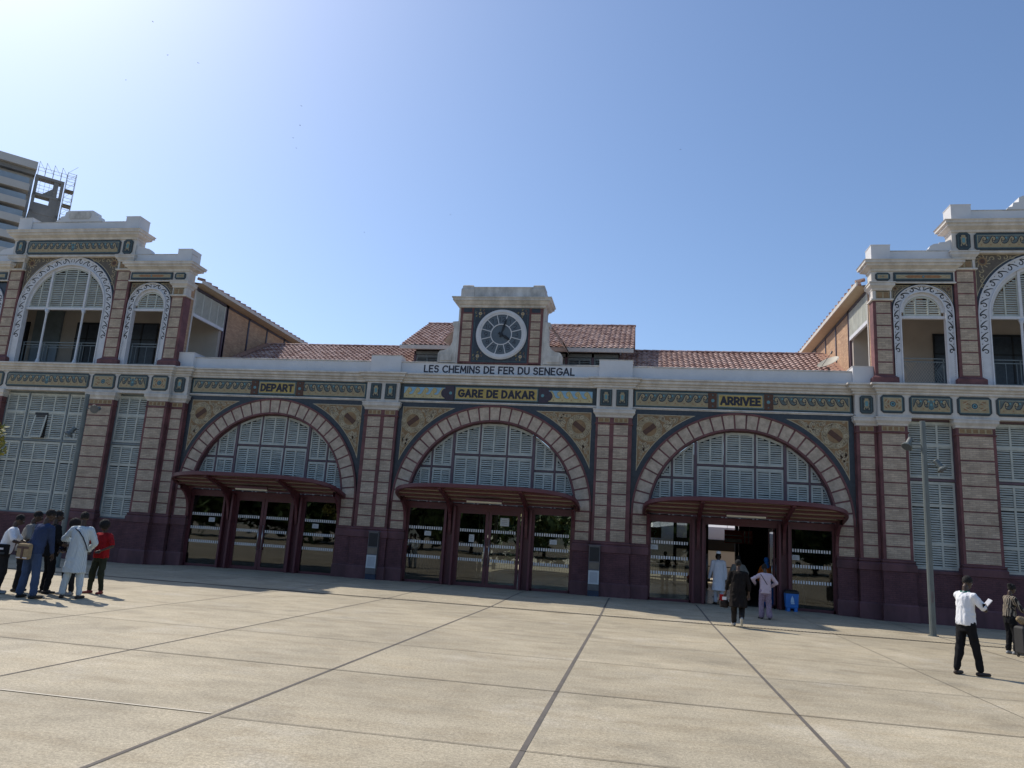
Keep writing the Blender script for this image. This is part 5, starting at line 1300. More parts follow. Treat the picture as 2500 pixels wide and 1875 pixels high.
def loft(vs, fs, rings, n=24, rip=None):
    """rings: (centre, rx, ry, rot z, [ripple])"""
    k = len(vs)
    for c, rx, ry, rz, rp in rings:
        for i in range(n):
            t = 2*pi*i/n; q = 1+rp*(sin(5*t+1)+.6*sin(9*t+2.3)+.4*sin(13*t))
            x, y = rx*q*cos(t), ry*q*sin(t); vs.append(Vector(c)+Vector((x*cos(rz)-y*sin(rz), x*sin(rz)+y*cos(rz), 0)))
    for j in range(len(rings)-1):
        for i in range(n): fs.append((k+j*n+i, k+j*n+(i+1) % n, k+(j+1)*n+(i+1) % n, k+(j+1)*n+i))
    fs.append(tuple(k+i for i in range(n-1, -1, -1))); fs.append(tuple(k+(len(rings)-1)*n+i for i in range(n)))
FUSED = []
def fuse(name, vs, fs, mt, parent, vox=.012, smooth=3, fold=0., fscale=(9, 9, 2.5)):
    me = bpy.data.meshes.new(name); me.from_pydata([tuple(v) for v in vs], [], fs); me.update()
    o = bpy.data.objects.new(name, me); COL.objects.link(o); o.parent = parent
    md = o.modifiers.new('r', 'REMESH'); md.mode = 'VOXEL'; md.voxel_size = vox; md.use_smooth_shade = True
    if smooth: ms = o.modifiers.new('s', 'SMOOTH'); ms.factor = .5; ms.iterations = smooth
    FUSED.append((o, mt, fold, fscale)); return o
def fuse_all():
    dg = bpy.context.evaluated_depsgraph_get(); out = [bpy.data.meshes.new_from_object(f[0].evaluated_get(dg)) for f in FUSED]
    for (o, mt, fold, fs_), me in zip(FUSED, out):
        o.modifiers.clear(); o.data = me; me.name = o.name.split('.')[0]
        if fold:
            nr = [v.normal.copy() for v in me.vertices]; out_ = []
            for v, nn in zip(me.vertices, nr):
                p = Vector((v.co.x*fs_[0], v.co.y*fs_[1], v.co.z*fs_[2])); p += Vector((0, 0, 2*noise.noise(v.co*4)))
                out_ += (v.co+nn*(fold*(noise.noise(p)+.55*noise.noise(p*2.1)+.3*noise.noise(p*4.3))))[:]
            me.vertices.foreach_set('co', out_)
        me.materials.clear(); me.materials.append(M[mt]); me.polygons.foreach_set('use_smooth', [True]*len(me.polygons)); me.update()
def ik(a, t, l1, l2, hint):
    a = Vector(a); t = Vector(t); d = t-a; L = min(d.length, (l1+l2)*.999); dn = d.normalized(); h = Vector(hint)-dn*Vector(hint).dot(dn)
    h = h.normalized() if h.length > 1e-5 else dn.orthogonal(); x = (l1*l1-l2*l2+L*L)/(2*L); y = sqrt(max(0, l1*l1-x*x))
    return a+dn*x+h*y, a+dn*L
SK = {'skin_a': (.050, .028, .019), 'skin_b': (.075, .040, .026)}
for k_, c_ in SK.items(): M[k_] = mat(k_, c_, .55, .15, 8)
M['hair'] = mat('black_hair', (.010, .009, .009), .9, .3, 60, bump=.6, bsc=120)
def cloth(n_, c, v=.12, sc=5): M[n_] = mat(n_, c, .95, v, sc, bump=.1, bsc=90, spec=.12)
cloth('c_white', (.74, .75, .78), .05); cloth('c_offwhite', (.66, .66, .70), .06); cloth('c_black', (.014, .014, .016)); cloth('c_charcoal', (.028, .027, .028), .25); cloth('c_denim', (.035, .055, .12), .25); cloth('c_denim2', (.055, .085, .16), .2)
cloth('c_red', (.30, .016, .02), .3, 9); cloth('c_green', (.035, .042, .03), .3); cloth('c_grey', (.24, .235, .22), .1); cloth('c_pink', (.60, .47, .50), .08); cloth('c_lilac', (.36, .26, .32), .5, 30); cloth('c_brown', (.017, .014, .013), .3)
cloth('c_blue', (.03, .14, .42), .2); cloth('c_orange', (.45, .12, .02), .2); cloth('c_navy', (.012, .014, .025)); cloth('c_tan', (.30, .23, .14), .25, 12); cloth('c_camo', (.035, .03, .028), .7, 14); cloth('c_dgrey', (.05, .055, .06), .2); cloth('c_greenneck', (.02, .14, .10)); cloth('c_salmon', (.5, .2, .12))
M['shoe_black'] = mat('black_shoe', (.012, .011, .011), .5, .2, 9); M['sandal'] = mat('brown_sandal', (.045, .028, .02), .7, .2, 9); M['sole'] = mat('pale_sole', (.45, .43, .35), .8, .2, 9); M['shoe_red'] = mat('red_shoe', (.2, .02, .02), .6, .2, 9); M['shoe_grey'] = mat('grey_shoe', (.25, .26, .27), .6, .2, 9)
def stripes(name, c1, c2, f, ax='x', sharp=.5):
    mt, t, n, b = nodes(name); tc = n.new('ShaderNodeTexCoord'); wv = n.new('ShaderNodeTexWave'); wv.wave_type = 'BANDS'; wv.bands_direction = 'X'
    wv.inputs['Scale'].default_value = f; wv.inputs['Distortion'].default_value = 1.2; wv.inputs['Detail Scale'].default_value = .6
    t.links.new(tc.outputs['Object'], wv.inputs[0]); rp = n.new('ShaderNodeValToRGB'); e = rp.color_ramp.elements; e[0].position = sharp-.06; e[1].position = sharp+.06
    e[0].color = (*c1, 1); e[1].color = (*c2, 1); t.links.new(wv.outputs[0], rp.inputs[0]); t.links.new(rp.outputs[0], b.inputs['Base Color']); b.inputs['Roughness'].default_value = .9; return mt
M['c_kaftan'] = stripes('pale_blue_striped_cloth', (.40, .47, .52), (.52, .60, .64), 13, sharp=.45)
M['c_stripe'] = stripes('black_and_cream_stripes', (.015, .013, .012), (.30, .25, .19), 9, sharp=.62)

def person(label, loc, face, H=1.75, feet=((-.11, 0), (.11, 0)), lift=(0, 0), hands=((-.26, .02, .78), (.26, .02, .78)), elbow=((-.6, -.6, -.2), (.6, -.6, -.2)), lean=(0, 0), head=(0, 0, 0),
           top='shirt', topc='c_white', legs='c_black', shoe='shoe_black', skin='skin_a', sleeve='short', hem=.50, hair='short', build=1.0, extras=(), group=None, legw=1.0, toe=(0, 0), flare=1.0, knees=((-.1, 1, 0), (.1, 1, 0))):
    """feet/hands in local metres (x right, y forward); head=(yaw,pitch,roll) degrees; lean=(forward,right) metres at the shoulders"""
    o = empty('person', (loc[0], loc[1], gz(loc[0], loc[1]))); o.rotation_euler = (0, 0, face); tag(o, label, 'person', group)
    k = H/1.75; hipz = .91*k; shz = 1.43*k
    cx = (feet[0][0]+feet[1][0])/2; cy = (feet[0][1]+feet[1][1])/2
    hip = Vector((cx, cy*.9, hipz-.01*abs(feet[0][1]-feet[1][1]))); chest = hip+Vector((lean[1]*.75, lean[0]*.75, (shz-hipz)*.78)); sh = hip+Vector((lean[1], lean[0], shz-hipz)); 
    nk = sh+Vector((0, lean[0]*.12, .06*k)); yaw, pit, rol = [R_(a) for a in head]
    Hr = Matrix.Rotation(yaw, 3, 'Z') @ Matrix.Rotation(rol, 3, 'Y') @ Matrix.Rotation(-pit, 3, 'X')
    hc = nk+Vector((0, lean[0]*.15, .05*k))+Hr @ Vector((0, .02, .115*k))
    W = .19*k*build
    vs, fs = [], []
    # trunk
    loft(vs, fs, [(hip+Vector((0, 0, -.10*k)), .14*k*build, .10*k, 0, 0), (hip+Vector((0, 0, .0)), .155*k*build, .105*k, 0, 0), (hip.lerp(chest, .45), .125*k*build, .088*k, 0, 0), (chest-Vector((0, 0, .06*k)), .155*k*build, .102*k, 0, 0), (chest+Vector((0, 0, .05*k)), .165*k*build, .098*k, 0, 0), (sh+Vector((0, 0, -.005)), .13*k*build, .07*k, 0, 0), (sh+Vector((0, 0, .035*k)), .06*k, .055*k, 0, 0)])
    capsule(vs, fs, sh, nk+Vector((0, lean[0]*.1, .07*k)), .058*k, .05*k)
    # head, jaw, nose, ears
    ellip(vs, fs, hc+Hr @ Vector((0, -.005, .02*k)), (.074*k, .093*k, .098*k), Hr); ellip(vs, fs, hc+Hr @ Vector((0, .028*k, -.045*k)), (.055*k, .062*k, .065*k), Hr)
    capsule(vs, fs, hc+Hr @ Vector((0, .088*k, .012*k)), hc+Hr @ Vector((0, .108*k, -.022*k)), .010*k, .017*k, 8)
    ellip(vs, fs, hc+Hr @ Vector((0, .084*k, -.052*k)), (.026*k, .014*k, .010*k), Hr, 8, 5)
    for q in (-1, 1): ellip(vs, fs, hc+Hr @ Vector((q*.076*k, -.005*k, -.002)), (.010*k, .020*k, .032*k), Hr, 8, 5); ellip(vs, fs, hc+Hr @ Vector((q*.03*k, .078*k, .032*k)), (.022*k, .012*k, .009*k), Hr, 8, 5)
    joints = {}
    # arms
    for i, q in enumerate((-1, 1)):
        s0 = sh+Vector((q*W*.92, 0, -.035*k)); tgt = Vector(hands[i]); el, wr = ik(s0, tgt, .29*k, .255*k, elbow[i]); joints['a%d' % i] = (s0, el, wr)
        capsule(vs, fs, sh+Vector((q*.06*k, 0, -.01)), s0, .05*k, .055*k); capsule(vs, fs, s0, el, .050*k, .038*k); capsule(vs, fs, el, wr, .038*k, .024*k)
        d = (wr-el).normalized(); sd = d.cross(Vector((0, 1, 0) if abs(d.y) < .8 else (0, 0, 1))).normalized(); nn = d.cross(sd)
        pc_ = wr+d*.05*k; capsule(vs, fs, wr, wr+d*.03*k, .024*k, .026*k, 8)
        for f_ in range(4):
            off = sd*((f_-1.5)*.019*k); base = wr+d*.085*k+off; capsule(vs, fs, wr+d*.03*k+off*.7, base, .014*k, .0125*k, 7)
            L = (.068, .076, .072, .055)[f_]*k; m1 = base+(d*.85+nn*.35*q).normalized()*L*.5; m2 = m1+(d*.55+nn*.75*q).normalized()*L*.5
            capsule(vs, fs, base, m1, .0115*k, .010*k, 7); capsule(vs, fs, m1, m2, .010*k, .0085*k, 7)
        tb_ = wr+d*.04*k-sd*.028*k; capsule(vs, fs, wr+d*.02*k-sd*.012*k, tb_, .014*k, .013*k, 7); capsule(vs, fs, tb_, tb_+(d*.7-sd*.5+nn*.3*q).normalized()*.05*k, .012*k, .010*k, 7)
    # legs
    for i, q in enumerate((-1, 1)):
        h0 = hip+Vector((q*.085*k, 0, -.02)); ft = Vector((feet[i][0], feet[i][1], .085*k+lift[i])); kn, an = ik(h0, ft, .412*k, .40*k, knees[i]); joints['l%d' % i] = (h0, kn, an)
        capsule(vs, fs, h0, kn, .082*k, .055*k); capsule(vs, fs, kn, kn.lerp(an, .35), .053*k, .054*k); capsule(vs, fs, kn.lerp(an, .35), an, .054*k, .036*k)
        ty = R_(toe[i]); tip = Vector((q*.25, .97, 0)).normalized(); dn = Vector((tip.x, tip.y*cos(ty), -sin(ty))).normalized() if lift[i] == 0 else Vector((0, cos(ty), -sin(ty)))
        joints['f%d' % i] = (an, dn)
        capsule(vs, fs, an+Vector((0, -.03*k, -.045*k)), an+dn*.13*k+Vector((0, 0, -.058*k)), .033*k, .026*k)
    body = fuse('body', vs, fs, skin, o, .0095, 2)
    # eyes and mouth
    b = MB()
    for q in (-1, 1):
        vs, fs = [], []; ellip(vs, fs, hc+Hr @ Vector((q*.030*k, .082*k, .014*k)), (.012*k, .008*k, .007*k), Hr, 8, 5); b.add(vs, fs, 'cabwhite')
        vs, fs = [], []; ellip(vs, fs, hc+Hr @ Vector((q*.030*k, .088*k, .014*k)), (.006*k, .004*k, .006*k), Hr, 8, 5); b.add(vs, fs, 'black')
    b.build('eyes', body)
    # hair / headwear
    vs, fs = [], []
    if hair in ('short', 'afro', 'bun', 'flat'):
        g = {'short': .008, 'afro': .045, 'bun': .014, 'flat': .02}[hair]
        ellip(vs, fs, hc+Hr @ Vector((0, -.018*k, .036*k)), ((.074+g)*k, (.088+g)*k, (.086+g)*k), Hr, 18, 12)
        if hair == 'bun': ellip(vs, fs, hc+Hr @ Vector((0, -.10*k, .07*k)), (.05*k, .05*k, .05*k), Hr)
        fuse('hair', vs, fs, 'hair', o, .010, 1, .008, (60, 60, 60))
    elif hair == 'kufi':
        loft(vs, fs, [(hc+Vector((0, -.01, .03*k)), .079*k, .097*k, yaw, 0), (hc+Vector((0, -.01, .085*k)), .075*k, .09*k, yaw, 0), (hc+Vector((0, -.01, .122*k)), .05*k, .06*k, yaw, 0)]); fuse('cap', vs, fs, extras_col.get(label, 'c_white'), o, .010, 2)
        vs, fs = [], []; ellip(vs, fs, hc+Hr @ Vector((0, -.015*k, .015*k)), (.077*k, .09*k, .075*k), Hr); fuse('hair', vs, fs, 'hair', o, .010, 1)
    elif hair == 'scarf':
        ellip(vs, fs, hc+Hr @ Vector((0, -.012, .02*k)), (.092*k, .108*k, .115*k), Hr); capsule(vs, fs, nk+Vector((0, -.02, .05)), nk+Vector((0, -.05, -.05)), .075*k, .09*k); fuse('head_scarf', vs, fs, extras_col.get(label, 'c_navy'), o, .012, 2, .008)
    # shoes
    b = MB()
    for i in (0, 1):
        an, dn = joints['f%d' % i]; vs, fs = [], []; up = Vector((0, 0, 1)) if lift[i] == 0 else Vector((0, sin(R_(toe[i])), cos(R_(toe[i]))))
        heel = an+Vector((0, 0, -.052*k))-dn*.045*k; tipp = an-up*.058*k+dn*.165*k
        if lift[i]: heel = an-dn*.03*k-up*.05*k
        capsule(vs, fs, heel, tipp, .040*k, .034*k); 
        if shoe != 'sandal': capsule(vs, fs, an+Vector((0, 0, .0)), an-up*.04*k+dn*.04*k, .043*k, .043*k)
        vs = [v if v.z > .004 or lift[i] else Vector((v.x, v.y, .004)) for v in vs]
        fuse('shoe', vs, fs, shoe, o, .010, 1)
        vs, fs = [], []
        capsule(vs, fs, heel-up*.022*k, tipp-up*.018*k, .036*k, .032*k); vs = [Vector((v.x, v.y, max(v.z, .002))) if not lift[i] else v for v in vs]
        if lift[i]: fuse('sole', vs, fs, 'sole', o, .010, 1)
    # trousers
    vs, fs = [], []
    loft(vs, fs, [(hip+Vector((0, 0, -.14*k)), .155*k*build, .115*k, 0, 0), (hip+Vector((0, 0, -.02*k)), .172*k*build, .125*k, 0, 0), (hip+Vector((0, 0, .09*k)), .148*k*build, .105*k, 0, 0)])
    for i, q in enumerate((-1, 1)):
        h0, kn, an = joints['l%d' % i]; capsule(vs, fs, h0, kn, .098*k*legw, .074*k*legw); capsule(vs, fs, kn, an+Vector((0, 0, .03*k))+(kn-an).normalized()*.0, .073*k*legw, .060*k*legw*flare)
        rg = []; ax = (kn-an).normalized()
    fuse('trousers', vs, fs, legs, o, .012, 2, .014, (13, 13, 5))
    # upper garment
    if top:
        vs, fs = [], []; hz = hem*H; g = .022*k
        long_ = hz < hip.z-.15
        rg = []
        zt = sh.z+.02*k
        n_ = 9
        for j in range(n_):
            z = hz+(sh.z-.02*k-hz)*j/(n_-1); t = (z-hip.z)/(sh.z-hip.z)
            c = Vector((hip.x, hip.y, z)) if t < 0 else Vector((hip.x+(sh.x-hip.x)*t, hip.y+(sh.y-hip.y)*t, z))
            if t < 0:
                m_ = min(1, -t/1.2); rx = (.185+.05*m_)*k*build; ry = (.135+.07*m_+.35*abs(feet[0][1]-feet[1][1])*m_)*k; c.x += (cx-hip.x)*m_; rp = .012+.045*m_
            else: rx = (.186-.018*sin(pi*min(1, t))+.0*t)*k*build+.004; ry = (.150-.020*t)*k; rp = .014*(1-t)
            if j == n_-1: rx *= .93; ry *= .85
            rg.append((c, rx, ry, 0, rp))
        rg.append((sh+Vector((0, 0, .012*k)), .13*k*build, .080*k, 0, 0)); rg.append((sh+Vector((0, lean[0]*.08, .045*k)), .072*k, .066*k, 0, 0))
        loft(vs, fs, rg, 32)
        for i, q in enumerate((-1, 1)):
            s0, el, wr = joints['a%d' % i]; capsule(vs, fs, sh+Vector((q*.06*k, 0, -.012)), s0, .062*k, .070*k)
            if sleeve == 'short': capsule(vs, fs, s0, s0.lerp(el, .80), .070*k, .066*k)
            else: capsule(vs, fs, s0, el, .070*k, .060*k); capsule(vs, fs, el, el.lerp(wr, .9 if sleeve == 'long' else .5), .058*k, .045*k if not long_ else .055*k)
        fuse('robe' if long_ else 'shirt', vs, fs, topc, o, .0125, 3, .015 if not long_ else .014, (13, 13, 4))
    P_ = dict(o=o, k=k, hip=hip, sh=sh, hc=hc, j=joints, W=W, Hr=Hr)
    for fn in extras: fn(P_)
    return o
extras_col = {}
def strap(P, a, c, mt='c_black', r=.012, name='strap', off=.13):
    b = MB(); n = 8; A = Vector(a); C = Vector(c)
    pts = [A.lerp(C, i/n)+Vector((0, -off*sin(pi*i/n)*.0, 0)) for i in range(n+1)]; b.tube([tuple(p) for p in pts], r, mt, 6); return b.build(name, P['o'])
def bagbox(P, c, size, mt, name='flap', rz=0):
    b = MB(); b.crown(-size[0]/2, size[0]/2, -size[1]/2, size[1]/2, [(-.015, -size[2]/2), (0, -size[2]/2+.02), (0, size[2]/2-.02), (-.015, size[2]/2)], mt); o = b.build(name, P['o']); o.location = c; o.rotation_euler = (0, 0, rz); return o
def wbag(P, loc, rz, label, build_fn, cat='bag', name='shoulder_bag'):
    """a carried thing is its own top-level object"""
    mw = Matrix.Translation(P['o'].location) @ Matrix.Rotation(P['o'].rotation_euler.z, 4, 'Z')
    w_ = mw @ Vector(loc); o = empty(name, w_); o.rotation_euler = (0, 0, P['o'].rotation_euler.z+rz); tag(o, label, cat); build_fn(o); return o

# orientation: face = rotation about z; 0 looks towards +y (the station)
GL_ = 'group of men standing together at the left'
AWAY = 0.0
# -- right foreground man reading his phone
def ex_rman(P):
    h = P['hc']; k = P['k']
    b = MB(); s_ = P['sh']; b.tube([(s_.x+.072*cos(t), s_.y+.068*sin(t)-.0, s_.z+.045+.012*sin(t)) for t in [2*pi*i/16 for i in range(17)]], .014, 'c_greenneck', 6); b.build('collar', P['o'])
    s0, el, wr = P['j']['a1']; b = MB(); q = s0.lerp(el, .62); b.box(q.x+.045, q.x+.073, q.y-.03, q.y+.02, q.z-.035, q.z+.03, 'c_black'); b.build('sleeve_patch', P['o'])
    def ph(o):
        b = MB(); b.box(-.042, .042, -.006, .006, -.085, .085, 'c_white'); b.box(-.038, .038, -.008, -.006, -.078, .078, 'c_offwhite'); b.build('case', o)
        o.rotation_euler = (R_(-35), R_(20), o.rotation_euler.z)
    wbag(P, wr+Vector((-.02, .07, .08)), 0, 'white sheet or phone held up by the man in the white T-shirt', ph, 'phone', 'phone')
person('man in white T-shirt and black trousers reading his phone in the right foreground', (11.60, -12.77), R_(-62), 1.74, feet=((-.14, -.17), (.09, .12)), lean=(.03, 0), head=(8, 28, 0),
       hands=((-.06, .36, 1.22), (.10, .34, 1.20)), elbow=((-.9, -.3, -.8), (.9, -.3, -.8)), topc='c_white', legs='c_black', shoe='sandal', hem=.50, hair='short', legw=1.0, extras=(ex_rman,), toe=(0, 0), build=.92)
# -- woman in stripes with suitcase
person('woman in a black and cream striped shirt beside the suitcase at the right edge', (14.22, -8.25), R_(-75), 1.57, feet=((-.07, 0), (.10, .04)), head=(0, 22, 0), lean=(.04, 0),
       hands=((-.16, .30, .82), (.10, .36, .95)), topc='c_stripe', legs='c_black', shoe='shoe_grey', sleeve='long', hem=.54, hair='bun', legw=1.05, build=.85)
sc_ = empty('suitcase', (14.36, -8.80, 0)); sc_.rotation_euler = (0, 0, R_(12)); tag(sc_, 'black upright wheeled suitcase standing beside the woman in stripes', 'suitcase')
M['caseblk'] = mat('black_case_fabric', (.018, .018, .02), .7, .25, 8)
b = MB(); b.crown(-.22, .22, -.15, .15, [(-.03, .07), (0, .10), (0, .64), (-.03, .68)], 'caseblk'); b.build('body', sc_, bevel=.012)
b = MB(); b.crown(-.15, .15, -.172, -.15, [(-.02, .14), (0, .16), (0, .52), (-.02, .55)], 'caseblk'); b.build('front_pocket', sc_, bevel=.01)
b = MB(); b.box(-.26, .0, -.16, -.156, .1, .62, 'caseblk') if 0 else None; b.tube([(-.08, 0, .68), (-.08, 0, .74), (.08, 0, .74), (.08, 0, .68)], .012, 'black', 6); b.build('handle', sc_)
for q in (-.17, .17):
    for w_ in (-.12, .12):
        b = MB(); b.tube([(q-.012, w_, .035), (q+.012, w_, .035)], .034, 'black', 12); b.build('wheel', sc_)
hb = empty('travel_bag', (14.38, -8.80, .69)); hb.rotation_euler = (0, 0, R_(20)); tag(hb, 'tan woven bag lying on top of the black suitcase', 'bag')
vs, fs = [], []; capsule(vs, fs, (-.22, 0, .14), (.24, 0, .06), .07, .085); capsule(vs, fs, (-.15, 0, .10), (.2, .05, .10), .08, .08); M['c_bag'] = stripes('tan_woven_stripes', (.10, .075, .045), (.30, .23, .14), 16, sharp=.4); fuse('pouch', vs, fs, 'c_bag', hb, .012, 2, .012)
b = MB(); b.tube([(-.1, -.05, .16), (-.05, -.06, .28), (.06, -.06, .28), (.1, -.05, .15)], .01, 'c_tan', 6); b.build('handle', hb)
# -- walkers at the ARRIVEE doorway
extras_col['man in a long white robe and white cap stepping into the ARRIVEE doorway'] = 'c_white'
person('man in a long white robe and white cap stepping into the ARRIVEE doorway', (8.42, .10), R_(3), 1.84, feet=((-.03, .12), (.13, -.18)), lift=(0, .05), toe=(0, 25), topc='c_offwhite', legs='c_offwhite', hem=.27, sleeve='long', hair='kufi', lean=(.05, 0),
       hands=((-.27, .10, .82), (.30, -.03, .80)), build=1.05, legw=1.0)
def ex_brown(P):
    s0, el, wr = P['j']['a0']
    def bag(o):
        vs, fs = [], []; loft(vs, fs, [(Vector((0, 0, -.30)), .10, .07, 0, .05), (Vector((0, 0, -.18)), .13, .09, 0, .06), (Vector((0, 0, -.04)), .06, .05, 0, .05), (Vector((0, 0, .02)), .02, .02, 0, 0)]); fuse('sack', vs, fs, 'c_camo', o, .012, 2, .012)
        b = MB(); b.box(-.05, .06, -.09, -.085, -.10, -.02, 'c_white'); b.box(-.12, -.02, -.08, -.075, -.12, .04, 'c_red'); b.build('papers', o)
    wbag(P, wr+Vector((-.04, .02, -.08)), 0, 'dark carrier bag and red folder hanging from the hand of the man in dark brown', bag, 'bag', 'carrier_bag')
person('man in a dark brown tunic and trousers walking towards the ARRIVEE doorway with a bag', (8.25, -6.95), R_(-4), 1.71, feet=((-.07, .20), (.10, -.26)), lift=(0, .16), toe=(0, 62), topc='c_brown', legs='c_camo', hem=.30, sleeve='mid', hair='short', lean=(.09, .02), head=(0, 8, 0),
       hands=((-.30, .10, .80), (.30, .06, .84)), shoe='shoe_grey', build=1.12, legw=1.12, extras=(ex_brown,), skin='skin_b')
person('woman in a pale pink top and patterned lilac trousers walking to the ARRIVEE doorway', (9.38, -4.25), R_(6), 1.58, feet=((-.09, .08), (.11, -.04)), topc='c_pink', legs='c_lilac', hem=.47, sleeve='long', hair='bun', lean=(.10, .03), head=(0, 35, 0),
       hands=((-.24, .22, 1.0), (.22, .24, .92)), elbow=((-1, -.5, -.1), (1, -.5, -.1)), shoe='shoe_black', build=1.0, legw=1.2, flare=1.35, extras=(lambda P: strap(P, (-.16, -.12, 1.30), (.02, -.17, 1.0), 'c_black', .012, 'bag_strap'),))
person('person in a grey shirt entering between the brown tunic and the pink top', (9.20, .5), R_(0), 1.72, feet=((-.09, .12), (.12, -.10)), topc='c_grey', legs='c_tan', hem=.48, sleeve='long', hair='short', lean=(.08, 0), hands=((-.25, .15, .9), (.27, .1, .9)))
extras_col['person in an orange top and blue wrap half hidden by the ARRIVEE doorway post'] = 'c_blue'
person('person in an orange top and blue wrap half hidden by the ARRIVEE doorway post', (10.22, .95), R_(10), 1.72, feet=((-.09, .08), (.14, -.06)), topc='c_orange', legs='c_blue', hem=.52, sleeve='long', hair='scarf', hands=((-.22, .15, .9), (.30, .1, .85)), build=1.1, legw=1.35, flare=1.7)
person('dark clothed person inside the hall left of the man in white', (7.75, 3.2), R_(0), 1.75, topc='c_black', legs='c_charcoal', hem=.45, sleeve='long', hands=((-.25, .1, .85), (.25, .1, .85)))
person('person in dark green seen inside the ARRIVEE hall behind the walkers', (8.9, 4.6), R_(20), 1.70, topc='c_green', legs='c_black', hem=.48, sleeve='long', hands=((-.25, .1, .9), (.25, .15, .9)), hair='afro')
person('person in salmon pink seen far inside the hall through the left ARRIVEE window', (6.9, 9.2), R_(160), 1.68, topc='c_salmon', legs='c_salmon', hem=.3, sleeve='long', hands=((-.2, .25, 1.0), (.22, .1, .85)))
person('person with pale trousers inside the hall through the right ARRIVEE window', (11.85, 3.0), R_(15), 1.72, topc='c_grey', legs='c_offwhite', hem=.5, sleeve='short', hands=((-.25, .1, .9), (.25, .1, .9)))
# -- group at the left
def ex_robe(P):
    b = MB(); pts = [(-.10, -.135, 1.42), (0, -.155, 1.36), (.10, -.15, 1.24), (.17, -.12, 1.10), (.20, -.05, .98)]
    P_ = P['sh']; b.tube([(x+P_.x, y+P_.y, z*P['k']) for x, y, z in pts], .011, 'c_navy', 6); b.build('bag_strap', P['o'])
person('man in a long pale blue striped robe with a thin dark cross strap', (-6.72, -12.88), R_(18), 1.87, feet=((-.17, .02), (.17, .04)), topc='c_kaftan', legs='c_kaftan', hem=.30, sleeve='long', hair='short', lean=(.02, .02), head=(25, 14, 0),
       hands=((-.16, .32, 1.22), (.14, .26, 1.05)), elbow=((-1, -.2, -.4), (1, -.3, -.4)), shoe='sandal', build=1.02, group=GL_, legw=1.0, extras=(ex_robe,))
def ex_blue(P):
    def bag(o):
        b = MB(); b.crown(-.17, .17, -.05, .05, [(-.02, -.16), (0, -.13), (0, .15), (-.02, .17)], 'c_tan'); b.build('body', o, bevel=.01)
        b = MB(); b.box(-.172, .172, -.056, -.05, .06, .11, 'c_leather'); b.box(-.03, .03, -.060, -.05, -.14, .08, 'c_leather'); b.box(-.16, .16, -.055, -.05, -.14, -.12, 'c_offwhite'); b.build('straps', o)
    M['c_leather'] = mat('brown_leather', (.07, .03, .02), .6, .2, 6)
    wbag(P, Vector((P['hip'].x-.03, P['hip'].y-.20, .98)), 0, 'square tan satchel with brown straps on the back of the man in denim', bag, 'satchel', 'satchel')
    strap(P, (P['sh'].x+.10, P['sh'].y-.12, 1.47), (P['hip'].x-.17, P['hip'].y-.16, 1.05), 'c_denim')
person('tall man in blue denim jacket and jeans with a tan satchel at his back', (-7.28, -13.45), R_(-10), 1.88, feet=((-.20, -.02), (.17, .0)), topc='c_denim', legs='c_denim2', hem=.50, sleeve='long', hair='short', lean=(.06, .12), head=(-25, 20, 0),
       hands=((-.18, .25, .95), (.22, .25, .95)), shoe='shoe_black', group=GL_, legw=1.05, flare=1.2, extras=(ex_blue,))
person('man in dark clothes mostly hidden behind the man in denim', (-7.85, -12.35), R_(-30), 1.86, feet=((-.12, .02), (.14, .0)), topc='c_black', legs='c_black', hem=.45, sleeve='long', hair='short', head=(-20, 10, 0), hands=((-.2, .25, 1.0), (.2, .25, 1.0)), group=GL_)
def ex_mid(P):
    b = MB(); vs, fs = [], []; loft(vs, fs, [(Vector((.0, .135, .95)), .10, .02, 0, 0), (Vector((.0, .15, 1.15)), .11, .025, 0, 0), (Vector((0, .13, 1.36)), .07, .02, 0, 0)]); fuse('inner_shirt', vs, fs, 'c_grey', P['o'], .010, 1)
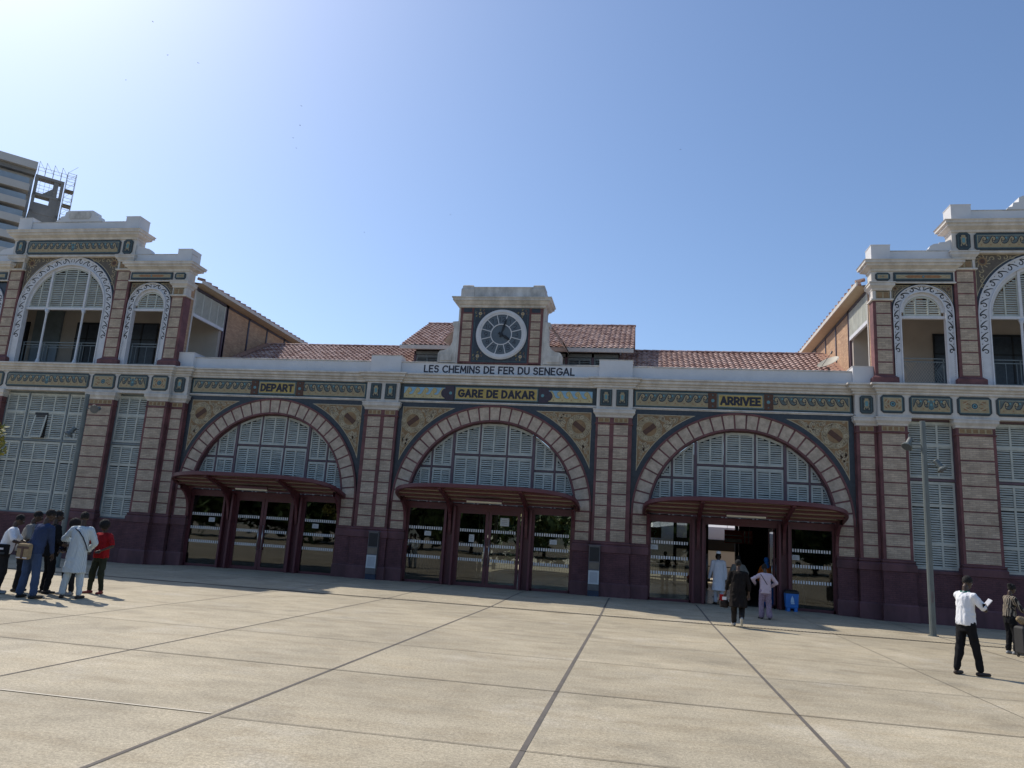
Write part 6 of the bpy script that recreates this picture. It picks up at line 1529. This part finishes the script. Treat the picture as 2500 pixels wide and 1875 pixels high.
person('man in a dark open jacket over a grey shirt, facing the camera, left group', (-7.28, -12.25), R_(168), 1.70, feet=((-.13, .03), (.13, .0)), topc='c_navy', legs='c_charcoal', hem=.46, sleeve='long', hair='afro', head=(0, 30, 0), lean=(.03, 0),
       hands=((-.12, .28, 1.12), (.16, .26, 1.0)), shoe='shoe_grey', group=GL_, extras=(ex_mid,))
person('man in a red shirt and dark trousers at the right end of the left group', (-7.1, -11.55), R_(172), 1.70, feet=((-.14, .0), (.14, .06)), topc='c_red', legs='c_green', hem=.49, sleeve='short', hair='afro', head=(8, 22, 0), hands=((-.18, .22, 1.02), (.22, .18, 1.0)), elbow=((-1, -.4, -.2), (1, -.4, -.2)), shoe='shoe_red', group=GL_, build=1.06)
def ex_l2(P):
    def bag(o):
        b = MB(); b.crown(-.13, .13, -.05, .05, [(-.04, -.12), (-.02, -.10), (-.02, .10), (-.04, .12)], 'c_black'); b.box(-.08, .02, -.056, -.05, -.0, .04, 'c_offwhite'); b.box(-.06, .06, -.056, -.05, -.10, -.05, 'c_dgrey'); b.build('body', o)
    wbag(P, Vector((P['hip'].x+.19, P['hip'].y+.02, .96)), R_(70), 'black hip bag of the man in the white T-shirt at the left edge', bag, 'bag', 'hip_bag')
person('man in a white T-shirt and black jeans leaning in at the left edge', (-8.42, -13.05), R_(-58), 1.73, feet=((-.12, -.02), (.12, .03)), topc='c_white', legs='c_charcoal', hem=.50, sleeve='short', hair='short', lean=(.10, 0), head=(0, 25, 0), hands=((-.14, .42, 1.12), (.16, .40, 1.10)), elbow=((-1, -.2, -.6), (1, -.2, -.6)), shoe='shoe_grey', group=GL_, extras=(ex_l2,))
person('man in a grey shirt behind the white T-shirt at the left edge', (-8.50, -12.45), R_(-62), 1.83, feet=((-.12, 0), (.12, .02)), topc='c_grey', legs='c_charcoal', hem=.5, sleeve='short', hair='short', lean=(.10, 0), head=(0, 22, 0), hands=((-.12, .35, 1.1), (.16, .38, 1.1)), group=GL_)

fuse_all()
